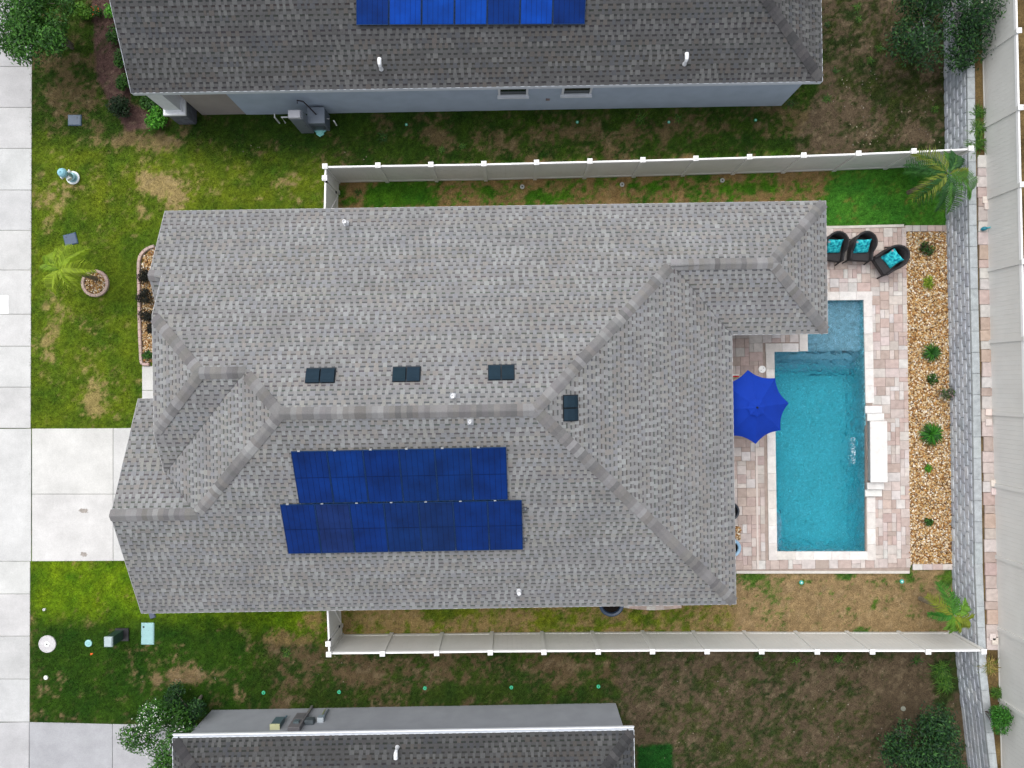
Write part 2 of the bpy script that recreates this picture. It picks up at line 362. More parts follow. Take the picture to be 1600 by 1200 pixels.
# tyre scuffs and a rust-grey stain on the drive: thin films of dirt
M['stain'] = mat('dirt_film', color=srgb(148, 142, 136), rough=.9, noise=.2, nscale=9.)
def stain(px, py, rx, ry, lab, seed):
    n = M['stain']
    rr = random.Random(seed); b = MB(); k = 22; c = P(px, py)
    pts = [(c[0] + rx * GS * math.cos(2 * math.pi * i / k) * rr.uniform(.6, 1.15), c[1] + ry * GS * math.sin(2 * math.pi * i / k) * rr.uniform(.6, 1.15)) for i in range(k)]
    b.prism(pts, .0145, .0185); tag(b.build('dirt_stain', n), lab, 'stain', 'stains on the driveway')
stain(131, 798, 8, 4.5, 'dark smudge on the driveway slab nearest the garage ridge', 1)
stain(131, 866, 6, 4, 'small dark smudge on the driveway near its south edge', 2)

# ------------------------------------------------------------------ pool deck, coping, pool
def rect_px(a, b, c, e): return [(a, e), (c, e), (c, b), (a, b)]
deck = tag(put('pool_deck', (lambda b: (b.prism([P(1125, 354)[:2], P(1413, 352)[:2], P(1421, 893)[:2], P(1125, 893)[:2]][::-1], -.06, .028), b)[1].mesh('pool_deck', M['paver']))(MB())), kind='structure')
# the slab has an opening for the pool: rebuild it as four sheets round the shell
me = deck.data
b = MB(); b.cur = srgb(176, 160, 150, .7)
for (a, t, c, bo) in ((1125, 353, 1417, 462), (1125, 868, 1421, 893), (1352, 462, 1418, 868), (1125, 462, 1252, 545), (1125, 545, 1203, 868)):
    b.prism([P(a, bo)[:2], P(c, bo)[:2], P(c, t)[:2], P(a, t)[:2]], -.06, .028)
deck.data = b.mesh('pool_deck', M['paver'])
PC = [srgb(222, 208, 202, .63), srgb(212, 192, 184, .63), srgb(228, 218, 212, .63), srgb(211, 190, 182, .63), srgb(230, 224, 220, .63), srgb(203, 184, 175, .63), srgb(216, 204, 198, .63)]
cell = .157
ca_, sa_ = math.cos(math.radians(.75)), math.sin(math.radians(.75))
ox, oy = P(1132, 890)[:2]
ncx, ncy = 82, 76
X, Y = np.meshgrid(np.arange(ncx), np.arange(ncy), indexing='ij')
def gpt(i, j): return (ox + (i * ca_ - j * sa_ * 0 + 0) * cell - j * cell * sa_, oy + i * cell * sa_ + j * cell * ca_)
def okcell(i, j):
    x, y = gpt(i + .5, j + .5); px, py = px_of(x, y)
    if not (1128 < px < np.interp(py, [353, 893], [1411.5, 1419.5]) and 357.5 < py < 889.5): return False
    if 1194.5 < px < np.interp(py, [455, 876], [1362, 1368]) and 536 < py < 875.5: return False
    if 1246.5 < px < 1363 and 455 < py < 600: return False
    if px < 1225 and py < 500: return False
    return True
free = np.array([[okcell(i, j) for j in range(ncy)] for i in range(ncx)])
pav = []
order = [(i, j) for j in range(ncy) for i in range(ncx)]
for (i, j) in order:
    if not free[i, j]: continue
    opts = [(2, 2), (2, 2), (1, 2), (2, 1), (1, 2), (3, 2)]; random.shuffle(opts); opts.append((1, 1))
    for (w, h) in opts:
        if i + w <= ncx and j + h <= ncy and free[i:i + w, j:j + h].all():
            free[i:i + w, j:j + h] = False; pav.append((i, j, w, h)); break
def vis_key(p):
    x, y = gpt(p[0] + p[2] / 2, p[1] + p[3] / 2); px, py = px_of(x, y)
    hid = (px < 1148 or (px < 1292 and py < 522) or ((px - 1178) ** 2 + (py - 636) ** 2 < 52 ** 2))
    return (hid, -p[2] * p[3])
pav.sort(key=vis_key)
rest = MB(); pmesh = {}
def paver_mesh(w, h):
    b = MB(); b.box((0, 0, -.02), (w * cell - .007, h * cell - .007, .04), bev=.006); return b
M['paver_o'] = mat('concrete_paver_piece', mode='obj', rough=.85, noise=.12, nscale=7., fine=.10, fscale=60, bump=.3, bscale=90, spec=.25)
for k, (i, j, w, h) in enumerate(pav):
    x, y = gpt(i + w / 2, j + h / 2); z = .052 + random.uniform(-.002, .002); c = jit(random.choice(PC), .08, .02)
    if k < 300:
        if (w, h) not in pmesh: pmesh[(w, h)] = paver_mesh(w, h).mesh('paver', M['paver_o'])
        put('paver', pmesh[(w, h)], deck, (x, y, z), math.radians(.75), c)
    else:
        rest.box((x, y, z - .02), (w * cell - .007, h * cell - .007, .04), math.radians(.75), c, bev=.006)
tag(rest.build('paver_field', M['paver'], deck), kind='stuff')
for (a, bq, c_, dq, nm) in ((1290, 356, 1411, 353, 'edge_strip'), (1150, 893.5, 1420, 893.5, 'edge_strip')):
    p, q = P(a, bq), P(c_, dq); b = MB(); L = math.hypot(q[0] - p[0], q[1] - p[1])
    b.box(((p[0] + q[0]) / 2, (p[1] + q[1]) / 2, .01), (L, .09, .1), math.atan2(q[1] - p[1], q[0] - p[0]), srgb(228, 222, 214, .66)); b.build(nm, M['stone'], deck)
b = MB(); p, q = P(1181, 700), P(1183.5, 888); b.box(((p[0] + q[0]) / 2, (p[1] + q[1]) / 2, .053), (.06, abs(q[1] - p[1]), .012), .012, srgb(226, 214, 206, .70)); b.build('drain_strip', M['paint'], deck)

pool = thing('swimming_pool', 'blue swimming pool with shallow ledge, steps and pale travertine coping', 'pool', (*P(1281, 705)[:2], -1.5))
WZ = -.075
PZ = mat('pool_plaster', color=srgb(150, 216, 226, .88), rough=.8, noise=.30, nscale=5., fine=.55, fscale=13., spec=.2)  # pebble mottling, strengthened to paint ripple light and dark into the floor
b = MB(); n = len(POOL)
vs = [(x, y, -1.45) for x, y in POOL] + [(x, y, .03) for x, y in POOL]
b.add(vs, [tuple(range(n))] + [((i + 1) % n, i, n + i, n + (i + 1) % n) for i in range(n)]); b.build('basin', PZ, pool)
PL = mat('ledge_plaster', color=srgb(150, 190, 212, .8), rough=.8, noise=.2, nscale=7., fine=.4, fscale=16., spec=.2)
def inb(a, t, c, bo, z, nm):
    b = MB(); b.prism([P(a, bo)[:2], P(c, bo)[:2], P(c, t)[:2], P(a, t)[:2]], -1.44, z); b.build(nm, PL, pool)
inb(1260.6, 469.5, 1350, 547.5, -.30, 'ledge')
inb(1210, 549.3, 1350.3, 560, -.55, 'step'); inb(1220, 560.3, 1350.6, 574, -.85, 'step'); inb(1210, 549.3, 1219.7, 574, -.62, 'step')
inb(1213, 803, 1224, 861, -.38, 'bench')
# water body
wm = bpy.data.materials.new('pool_water'); wm.use_nodes = True; nn = wm.node_tree.nodes; ll = wm.node_tree.links; pb = nn['Principled BSDF']
pb.inputs['Base Color'].default_value = (1, 1, 1, 1); pb.inputs['Roughness'].default_value = 0.0; pb.inputs['IOR'].default_value = 1.33; pb.inputs['Transmission Weight'].default_value = 1.0
va = nn.new('ShaderNodeVolumeAbsorption'); va.inputs['Color'].default_value = (.0, .85, .925, 1); va.inputs['Density'].default_value = .62
ll.new(va.outputs[0], nn['Material Output'].inputs['Volume'])
geo = nn.new('ShaderNodeNewGeometry'); tn = nn.new('ShaderNodeTexNoise'); tn.inputs['Scale'].default_value = 6.5; tn.inputs['Detail'].default_value = 2.5; tn.inputs['Distortion'].default_value = .8
ll.new(geo.outputs['Position'], tn.inputs['Vector']); bp = nn.new('ShaderNodeBump'); bp.inputs['Strength'].default_value = 1.0; bp.inputs['Distance'].default_value = .24
ll.new(tn.outputs['Fac'], bp.inputs['Height']); ll.new(bp.outputs[0], pb.inputs['Normal'])
b = MB(); wp = [(x + (.012 if x > 11 else -.012), y + (.012 if y > 0 else -.012)) for x, y in POOL]; b.prism(wp, -1.6, WZ); b.build('water', wm, pool)
# coping stones
def coping(p, q, side, wd=.295, ln=.61):
    p, q = Vector(P(*p)[:2]), Vector(P(*q)[:2]); L = (q - p).length; k = max(1, round(L / ln)); t = (q - p) / L; nrm = Vector((-t.y, t.x)) * side
    for i in range(k):
        c = p + t * (L * (i + .5) / k) + nrm * (wd / 2 - .02); b = MB()
        b.box((0, 0, 0), (L / k - .004, wd, .06), bev=.008, col=jit(random.choice([srgb(232, 227, 222, .74), srgb(226, 220, 214, .74), srgb(236, 232, 228, .74)]), .03, .01))
        put('coping_stone', b.mesh('coping_stone', M['stone']), pool, (c.x - pool.location.x, c.y - pool.location.y, .035 + 1.5), math.atan2(t.y, t.x))
coping((1213, 862), (1355, 862), -1); coping((1355, 875), (1354, 776), -1); coping((1352.3, 630), (1349, 468.3), -1)
coping((1212.8, 875), (1208.2, 549.4), 1); coping((1195, 549), (1247, 549), 1); coping((1260.5, 549), (1259.5, 456), 1); coping((1362, 468), (1260, 469), -1)
# spill wall: stepped white blocks with a sheet of water
sp = thing('spillway_wall', 'white stepped travertine water feature on the pool east edge', 'water feature', (*P(1365, 703)[:2], 0))
def cub(a, t, c, bo, z0, z1, nm, col, m, par=sp, bev=.01):
    p, q = P(a, bo, z1), P(c, t, z1); b = MB(); b.box(((p[0] + q[0]) / 2, (p[1] + q[1]) / 2, (z0 + z1) / 2), (q[0] - p[0], q[1] - p[1], z1 - z0), .010, col, bev=bev); return b.build(nm, m, par)
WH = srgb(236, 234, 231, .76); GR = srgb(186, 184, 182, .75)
p0 = P(1355, 703); 
for (t, bo, zz) in ((634, 646, .16), (646, 658, .30), (658, 754, .52), (754, 765, .30), (765, 776, .16)):
    # body
    ya, yb = P(0, t, zz)[1], P(0, bo, zz)[1]; b = MB()
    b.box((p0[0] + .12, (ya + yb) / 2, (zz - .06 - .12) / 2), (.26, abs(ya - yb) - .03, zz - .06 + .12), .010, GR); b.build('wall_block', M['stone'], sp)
    b = MB(); b.box((p0[0] + .15, (ya + yb) / 2, zz - .025), (.58 if zz > .5 else .58, abs(ya - yb) - .006, .05), .010, jit(WH, .02), bev=.008); b.build('cap_slab', M['stone'], sp)
# bright foam where the sheet of water lands
fm = mat('foam', color=(.62, .72, .78), rough=.6, noise=.1, nscale=30.)
foam = MB()
for i in range(110):
    x, y = 1338.5 - abs(RNG.normal(0, 4.2)), RNG.uniform(684, 725); c = P(x - .05 * (y - 704) ** 2 / 20, y, 0)
    rr = random.uniform(.004, .013); foam.lathe((c[0], c[1], WZ + .004), [(rr, -.004), (rr * .8, .006), (rr * .3, .012)], 7, sx=random.uniform(1, 2.6))
foam.build('foam', fm, sp)
sheet = mat('water_sheet', color=(1, 1, 1), rough=.1, noise=0, spec=.5)
sn = sheet.node_tree; spb = sn.nodes['Principled BSDF']; spb.inputs['Transmission Weight'].default_value = 1.; spb.inputs['IOR'].default_value = 1.06; spb.inputs['Roughness'].default_value = .02
b = MB(); vs = []
for k in range(7):
    t = k / 6; x = p0[0] - .02 - .36 * t; z = .36 - .42 * t * t
    for yy in (682, 727): vs.append((x, P(0, yy)[1], z))
    for yy in (682, 727): vs.append((x - .004, P(0, yy)[1], z - .012))
fs = []
for k in range(6):
    a = k * 4; fs += [(a, a + 1, a + 5, a + 4), (a + 2, a + 6, a + 7, a + 3), (a, a + 4, a + 6, a + 2), (a + 1, a + 3, a + 7, a + 5)]
fs += [(0, 2, 3, 1), (24, 25, 27, 26)]
b.add(vs, fs); b.build('water_sheet', sheet, sp)
b = MB(); b.lathe((0, 0, 0), [(.125, -.02), (.125, .008), (.115, .014), (.02, .016)], 24, srgb(245, 245, 243, .85)); b.lathe((.04, .04, .016), [(.014, 0), (.014, .002)], 8, srgb(90, 90, 90)); b.lathe((-.04, -.04, .016), [(.014, 0), (.014, .002)], 8, srgb(90, 90, 90))
tag(put('skimmer_lid', b.mesh('skimmer_lid', M['plastic']), None, (*P(1190, 577)[:2], .057)), 'round white skimmer lid on the pavers just above the blue umbrella', 'lid')

# ------------------------------------------------------------------ gravel beds
def ico():
    t = (1 + 5 ** .5) / 2; v = np.array([(-1, t, 0), (1, t, 0), (-1, -t, 0), (1, -t, 0), (0, -1, t), (0, 1, t), (0, -1, -t), (0, 1, -t), (t, 0, -1), (t, 0, 1), (-t, 0, -1), (-t, 0, 1)], float)
    v /= np.linalg.norm(v[0]); f = [(0, 11, 5), (0, 5, 1), (0, 1, 7), (0, 7, 10), (0, 10, 11), (1, 5, 9), (5, 11, 4), (11, 10, 2), (10, 7, 6), (7, 1, 8), (3, 9, 4), (3, 4, 2), (3, 2, 6), (3, 6, 8), (3, 8, 9), (4, 9, 5), (2, 4, 11), (6, 2, 10), (8, 6, 7), (9, 8, 1)]
    return v, np.array(f)
ICO = ico()
RC = np.array([srgb(204, 166, 108, .7), srgb(184, 136, 76, .7), srgb(222, 200, 164, .7), srgb(152, 106, 58, .7), srgb(238, 228, 210, .74), srgb(116, 82, 50, .7), srgb(210, 182, 136, .7), srgb(150, 128, 104, .7)])
def pebbles(name, polys, dens, label, z=.02, parent=None, smin=.022, smax=.048, cond=None):
    P_ = []
    for poly in polys:
        w = [P(a, b)[:2] for a, b in poly]; xs = [p[0] for p in w]; yy = [p[1] for p in w]
        ar = (max(xs) - min(xs)) * (max(yy) - min(yy)); n = int(ar * dens)
        x = RNG.uniform(min(xs), max(xs), n); y = RNG.uniform(min(yy), max(yy), n); k = inpoly(x, y, w); P_.append(np.stack([x[k], y[k]], -1))
    P_ = np.concatenate(P_); n = len(P_); iv, jf = ICO
    s = RNG.uniform(smin, smax, (n, 1, 1)) * RNG.uniform(.6, 1.25, (n, 1, 3)) * np.array([1, 1, .6])
    a = RNG.uniform(0, 6.28, n); R = np.zeros((n, 3, 3)); R[:, 0, 0] = np.cos(a); R[:, 0, 1] = -np.sin(a); R[:, 1, 0] = np.sin(a); R[:, 1, 1] = np.cos(a); R[:, 2, 2] = 1
    V = np.einsum('nij,nvj->nvi', R, iv[None] * s * RNG.uniform(.85, 1.1, (n, 12, 1)))
    V[:, :, :2] += P_[:, None, :]; V[:, :, 2] += z + RNG.uniform(-.01, .015, (n, 1))
    FA = (jf[None] + 12 * np.arange(n)[:, None, None]).reshape(-1, 3)
    c = RC[RNG.choice(len(RC), n, p=[.2, .17, .16, .13, .1, .08, .1, .06])] * RNG.uniform(.8, 1.15, (n, 1))
    me = mesh_np(name, V.reshape(-1, 3), FA, np.repeat(c, 20, axis=0), M['pebble'], True)
    return tag(put(name, me, parent), label, 'gravel' if label else None, kind='stuff')
BEDP = [(1412, 363), (1479, 362), (1487, 880), (1420, 882)]
b = MB(); b.prism([P(a, c)[:2] for a, c in BEDP][::-1], -.06, .012, srgb(120, 92, 58, .8)); tag(b.build('gravel_bed', M['soil']), kind='structure')
pebbles('river_gravel', [BEDP], 1150, 'tan and white river rock filling the long bed between pool deck and block wall')
# paver edging at both ends of the gravel bed
def edging(label, pieces, grp=None, zt=.06):
    cxs = [P(*p[0]) for p in pieces]; t = thing('paver_edging', label, 'edging', (sum(c[0] for c in cxs) / len(cxs), sum(c[1] for c in cxs) / len(cxs), 0))
    for (c, L, W, a) in pieces:
        q = P(*c); b = MB(); b.box((0, 0, 0), (L, W, zt + .05), bev=.008); put('paver', b.mesh('paver', M['paver_o']), t, (q[0] - t.location.x, q[1] - t.location.y, (zt - .05) / 2 + random.uniform(-.004, .004)), a, jit(random.choice(PC), .08, .02))
    return t
edging('pink paver row across the north end of the gravel bed', [((1419 + 11.6 * i, 357.3 - .04 * i), .245, .21, .01) for i in range(6)])
edging('pink paver row across the south end of the gravel bed', [((1433 + 15.5 * i, 885.5 - .05 * i), .335, .2, .01) for i in range(4)])
# ------------------------------------------------------------------ houses
TH = math.radians(.88)
def intervals(poly, bb):
    xs = []
    n = len(poly)
    for i in range(n):
        (a0, b0), (a1, b1) = poly[i], poly[(i + 1) % n]
        if (b0 > bb) != (b1 > bb): xs.append(a0 + (a1 - a0) * (bb - b0) / (b1 - b0))
    xs.sort(); return [(xs[i], xs[i + 1]) for i in range(0, len(xs) - 1, 2)]
EXPO, PITCH = .125, .5          # course exposure in plan, rise per run
class Roof:
    """asphalt shingle roof in the house frame: slopes are (polygon, downslope axis, eave coordinate, eave height)"""
    def __init__(s, pal, dark, caps_pal): s.pal = pal; s.dark = dark; s.cpal = caps_pal; s.teeth = []; s.course = MB(); s.deck = MB(); s.caps = []
    def zf(s, ax, e, ze): 
        return (lambda u, v: ze + PITCH * (v - e)) if ax == 'S' else (lambda u, v: ze + PITCH * (e - v)) if ax == 'N' else (lambda u, v: ze + PITCH * (u - e)) if ax == 'W' else (lambda u, v: ze + PITCH * (e - u))
    def slope(s, poly, ax, e, ze=2.75, shingled=True, bmax=99):
        z = s.zf(ax, e, ze)
        vs = [(u, v, z(u, v)) for u, v in poly]; n = len(vs)
        ar = sum(vs[i][0] * vs[(i + 1) % n][1] - vs[(i + 1) % n][0] * vs[i][1] for i in range(n))
        f = tuple(range(n)) if ar > 0 else tuple(range(n - 1, -1, -1)); s.deck.add(vs, [f], s.dark)
        if not shingled: return
        if ax in 'SN': sg = 1 if ax == 'S' else -1; ab = [(u, sg * (v - e)) for u, v in poly]; back = lambda a, b: (a, e + sg * b)
        else: sg = 1 if ax == 'W' else -1; ab = [(v, sg * (u - e)) for u, v in poly]; back = lambda a, b: (e + sg * b, a)
        b0 = min(p[1] for p in ab); b1 = min(max(p[1] for p in ab), bmax); k = int(b0 // EXPO); flip = None
        def quad(a0, a1, c0, c1, lo, hi, zl, zh):
            p = [back(a0, lo), back(a1, lo), back(c1, hi), back(c0, hi)]; zz = [zl, zl, zh, zh]
            vs = [(u, v, z(u, v) + q) for (u, v), q in zip(p, zz)]
            ar = sum(vs[i][0] * vs[(i + 1) % 4][1] - vs[(i + 1) % 4][0] * vs[i][1] for i in range(4))
            return vs if ar > 0 else [vs[1], vs[0], vs[3], vs[2]]
        while k * EXPO < b1:
            lo, hi = max(k * EXPO, b0), min((k + 1) * EXPO, b1); k += 1
            if hi - lo < .01: continue
            eps = 1e-4; L, U = intervals(ab, lo + eps), intervals(ab, hi - eps)
            if len(L) != len(U): L = U = intervals(ab, (lo + hi) / 2)
            for (l0, l1), (u0, u1) in zip(L, U):
                md = lo + (hi - lo) * .62
                m0, m1 = (l0 + u0) / 2, (l1 + u1) / 2
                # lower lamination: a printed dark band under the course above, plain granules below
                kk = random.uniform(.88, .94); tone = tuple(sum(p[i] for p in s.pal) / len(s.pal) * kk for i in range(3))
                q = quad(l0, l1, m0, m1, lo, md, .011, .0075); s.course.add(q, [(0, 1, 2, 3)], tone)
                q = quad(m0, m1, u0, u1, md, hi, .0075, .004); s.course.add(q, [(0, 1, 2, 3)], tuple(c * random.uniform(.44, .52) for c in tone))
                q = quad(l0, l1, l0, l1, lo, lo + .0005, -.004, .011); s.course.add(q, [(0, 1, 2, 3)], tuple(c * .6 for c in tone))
                a = min(l0, u0) - random.uniform(0, .3); end = max(l1, u1); run = random.choice(s.pal); left = 0
                while a < end:
                    w = random.choice((.08, .10, .12, .15)); gap = random.choice((.08, .10, .12, .15))
                    if left <= 0: run = random.choice(s.pal); left = random.randint(1, 4)
                    left -= 1
                    cl = lambda x, p, q_: min(max(x, p), q_)
                    e0, e1 = cl(a, l0, l1), cl(a + w, l0, l1); f0, f1 = cl(a, u0, u1), cl(a + w, u0, u1)
                    if (e1 - e0) + (f1 - f0) > .05 and e1 - e0 > 0.005:
                        s.teeth.append((quad(e0, e1, f0, f1, lo - .004, hi, .019, .012), jit(tuple(c * 1.07 for c in run), .055, .008)))
                    a += w + gap
    def ridge(s, p, q, hip=True, w=.168, ex=.155, slopes=None):
        """bent cap shingles from low end p to high end q (house frame, 3D); slopes = two functions z(u, v)"""
        p, q = Vector(p), Vector(q); t = (q - p).normalized(); p = p + t * (.13 if abs(t.z) > .05 else 0); L = (q - p).length; side = Vector((-t.y, t.x, 0)).normalized()
        n = max(1, round(L / ex))
        for i in range(n):
            a = p + t * (L * i / n - .02); c = p + t * (L * (i + 1) / n + .03); col = jit(random.choice(s.cpal), .12, .012); vs = []
            for (pt, lift) in ((a, .042), (c, .018)):
                for (sd, dz) in ((-1, 0), (-.12, 1), (.12, 1), (1, 0)):
                    x = pt + side * (sd * w); zz = (pt.z + lift + .004) if dz else (min(f(x.x, x.y) for f in slopes) + lift)
                    vs.append((x.x, x.y, zz))
            # thickness at the exposed (lower) edge and along the sides
            lo = [(x, y, z - .02) for x, y, z in vs[:4]]
            fs = [(0, 1, 5, 4), (1, 2, 6, 5), (2, 3, 7, 6), (8, 9, 1, 0), (9, 10, 2, 1), (10, 11, 3, 2)]
            A = Vector(vs[1]) - Vector(vs[0]); B_ = Vector(vs[4]) - Vector(vs[0])
            if A.cross(B_).z < 0: fs = [f[::-1] for f in fs]
            s.caps.append((vs + lo, fs, col))
    def build(s, house, camloc):
        roof = put('roof', s.deck.mesh('roof', M['shingle']), house)
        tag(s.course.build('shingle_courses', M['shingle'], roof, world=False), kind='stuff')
        def dist(t):
            c = np.mean(np.array(t[0]), axis=0); ar = np.linalg.norm(np.cross(np.array(t[0][1]) - np.array(t[0][0]), np.array(t[0][3]) - np.array(t[0][0])))
            return np.linalg.norm(c - camloc) / math.sqrt(max(ar, 1e-6))
        s.teeth.sort(key=dist)
        def tooth(b, t):
            q, c = t; lo = [(x, y, z - .014) for x, y, z in q]
            b.add(list(q) + lo, [(0, 1, 2, 3), (4, 5, 1, 0), (5, 6, 2, 1), (7, 4, 0, 3)], c)
        for t in s.teeth[:300]:
            b = MB(); c = np.mean(np.array(t[0]), axis=0); tooth(b, ([tuple(np.array(p) - c) for p in t[0]], t[1]))
            put('shingle', b.mesh('shingle', M['shingle']), roof, tuple(c))
        b = MB()
        for t in s.teeth[300:]: tooth(b, t)
        tag(b.build('shingle_tabs', M['shingle'], roof, world=False), kind='stuff')
        for (vs, fs, col) in s.caps[:300]:
            c = np.mean(np.array(vs), axis=0); b = MB(); b.add([tuple(np.array(p) - c) for p in vs], fs, col); put('ridge_cap', b.mesh('ridge_cap', M['shingle']), roof, tuple(c))
        return roof
def uv_at(px, py, z):
    x, y, _ = P(px, py, z); return (x * math.cos(TH) + y * math.sin(TH), -x * math.sin(TH) + y * math.cos(TH))
def ray_slope(px, py, zf, off=0.0):
    z = 4.0
    for _ in range(30): u, v = uv_at(px, py, z + off); z = zf(u, v)
    return u, v, z + off
def wall_loop(b, pts, z0, z1, th, col):
    n = len(pts)
    b.add([(p[0], p[1], z0) for p in pts] + [(p[0], p[1], z1) for p in pts], [(i, (i + 1) % n, n + (i + 1) % n, n + i) for i in range(n)] + [tuple(range(n, 2 * n))], col)

K = .665
PAL = [srgb(150, 151, 152, K), srgb(154, 156, 157, K), srgb(145, 145, 146, K), srgb(148, 145, 142, K), srgb(152, 152, 149, K), srgb(145, 147, 151, K), srgb(157, 159, 159, K)]
CPAL = [srgb(135, 134, 135, K), srgb(141, 140, 140, K), srgb(154, 154, 155, K), srgb(127, 126, 127, K), srgb(137, 135, 133, K)]
R1 = Roof(PAL, srgb(112, 112, 116, K), CPAL)
EN, ES, EE, EW = 5.516, -6.92, 6.83, -11.58
RV, ZR = (EN + ES) / 2, 2.75 + PITCH * (EN - ES) / 2
PE, PW = EE - (EN - ES) / 2, -6.22                 # main ridge ends
GV, ZG = -3.6, 2.75 + PITCH * (ES + 3.6) * -1      # garage ridge
GN = -.28; GU = PW - 2 * (ZR - ZG)                 # garage north eave, garage ridge end
WV = .43; ZW = 2.75 + PITCH * (EN - WV); WU = PW - 2 * (ZR - ZW)   # entry wing ridge
JU, JE = -8.58, -10.28                             # clipped gable
JZ = ZW + PITCH * (JE - JU); JD = JU - JE
VV = -2.465; VU = PW - 2 * (ZR - (2.75 + PITCH * (GN - VV)))
BV = 3.37; ZB = 2.75 + PITCH * (EN - BV)           # little front gable
NEE, NES = 9.8, 1.417; NV = (EN + NES) / 2; ZN = 2.75 + PITCH * (EN - NES) / 2; NU = NEE - (EN - NES) / 2; NW_ = EE - (EN - NES) / 2
R1.slope([(-10.66, EN), (-10.66, BV), (JE, BV), (JE, WV + JD), (JU, WV), (WU, WV), (PW, RV), (PE, RV), (NW_, NV), (NU, NV), (NEE, EN)], 'N', EN)
R1.slope([(EW, ES), (EE, ES), (PE, RV), (PW, RV), (GU, GV), (EW, GV)], 'S', ES)
wz = PW - 2 * (ZR - 2.75)
R1.slope([(PW, RV), (WU, WV), (VU, VV), (GU, GV)], 'W', wz)
R1.slope([(JU, WV), (WU, WV), (VU, VV), (JE, VV), (JE, WV - JD)], 'S', WV - 2 * (ZW - 2.75))
R1.slope([(JU, WV), (JE, WV - JD), (JE, WV + JD)], 'W', JE, JZ)
R1.slope([(EW, GN), (-10.15, GN), (VU, VV), (GU, GV), (EW, GV)], 'N', GN)
R1.slope([(-10.66, BV), (JE + .05, BV), (JE + .05, 1.224), (-10.66, 1.224)], 'S', 1.224)
R1.slope([(EE, ES), (EE, NES), (NW_, NV), (PE, RV)], 'E', EE)
R1.slope([(NW_, NV), (NU, NV), (NEE, NES), (EE, NES)], 'S', NES)
R1.slope([(NEE, EN), (NU, NV), (NEE, NES)], 'E', NEE)
zN = R1.zf('N', EN, 2.75); zS = R1.zf('S', ES, 2.75); zE = R1.zf('E', EE, 2.75); zW = R1.zf('W', wz, 2.75)
zWS = R1.zf('S', WV - 2 * (ZW - 2.75), 2.75); zJ = R1.zf('W', JE, JZ); zGN = R1.zf('N', GN, 2.75); zNS = R1.zf('S', NES, 2.75); zNE = R1.zf('E', NEE, 2.75); zBS = R1.zf('S', 1.224, 2.75)
R1.ridge((EE, ES, 2.75), (PE, RV, ZR), slopes=(zS, zE)); R1.ridge((NW_, NV, ZN), (PE, RV, ZR), slopes=(zN, zE))
R1.ridge((NU, NV, ZN), (NW_, NV, ZN), slopes=(zN, zNS)); R1.ridge((NEE, EN, 2.75), (NU, NV, ZN), slopes=(zN, zNE)); R1.ridge((NEE, NES, 2.75), (NU, NV, ZN), slopes=(zNS, zNE))
R1.ridge((GU, GV, ZG), (PW, RV, ZR), slopes=(zS, zW)); R1.ridge((WU, WV, ZW), (PW, RV, ZR), slopes=(zN, zW)); R1.ridge((EW, GV, ZG), (GU, GV, ZG), slopes=(zS, zGN))
R1.ridge((JU, WV, ZW), (WU, WV, ZW), slopes=(zN, zWS)); R1.ridge((JE, WV + JD, JZ), (JU, WV, ZW), slopes=(zN, zJ)); R1.ridge((JE, WV - JD, JZ), (JU, WV, ZW), slopes=(zWS, zJ))
R1.ridge((-10.66, BV, ZB), (JE, BV, ZB), slopes=(zN, zBS)); R1.ridge((PW, RV, ZR), (PE, RV, ZR), slopes=(zN, zS))
house = thing('house', 'pale grey shingled single-storey house with blue solar panels beside the pool', 'house', (0, 0, 0), TH)
roof1 = R1.build(house, np.array([0, 0, H]))
STW = srgb(198, 194, 188, .8)
b = MB(); wall_loop(b, [(-9.95, EN - .4), (-9.95, 1.6), (-9.95, -.6), (-11.2, -.6), (-11.2, ES + .35), (EE - .4, ES + .35), (EE - .4, NES + .35), (NEE - .4, NES + .35), (NEE - .4, EN - .4)][::-1], -.05, 2.66, .1, STW)
b.add([(JE + .3, WV - JD, 2.6), (JE + .3, WV + JD, 2.6), (JE + .3, WV + JD, JZ - .05), (JE + .3, WV - JD, JZ - .05)], [(0, 3, 2, 1)], STW)
b.add([(EW + .35, ES + .35, 2.6), (EW + .35, GN - .3, 2.6), (EW + .35, GV, ZG - .18)], [(0, 2, 1)], STW); b.build('wall', M['stucco'], house, world=False)
def fascia(hs, runs, nm, w=.03, hgt=.16, col=srgb(225, 225, 224, .8)):
    for (p, q) in runs:
        p, q = Vector(p), Vector(q); t = (q - p); a = math.atan2(t.y, t.x); o = Vector((math.sin(a), -math.cos(a), 0)) * w * .5
        b = MB(); vs = []
        for pt in (p, q):
            for (k, dz) in ((0, -hgt), (1, -hgt), (1, .012), (0, .012)):
                x = pt + Vector((math.sin(a), -math.cos(a), 0)) * (w * k - .004); vs.append((x.x, x.y, x.z + dz))
        b.add(vs, [(0, 1, 5, 4), (1, 2, 6, 5), (2, 3, 7, 6), (3, 0, 4, 7), (3, 2, 1, 0), (4, 5, 6, 7)], col); b.build(nm, M['paint'], hs, world=False)
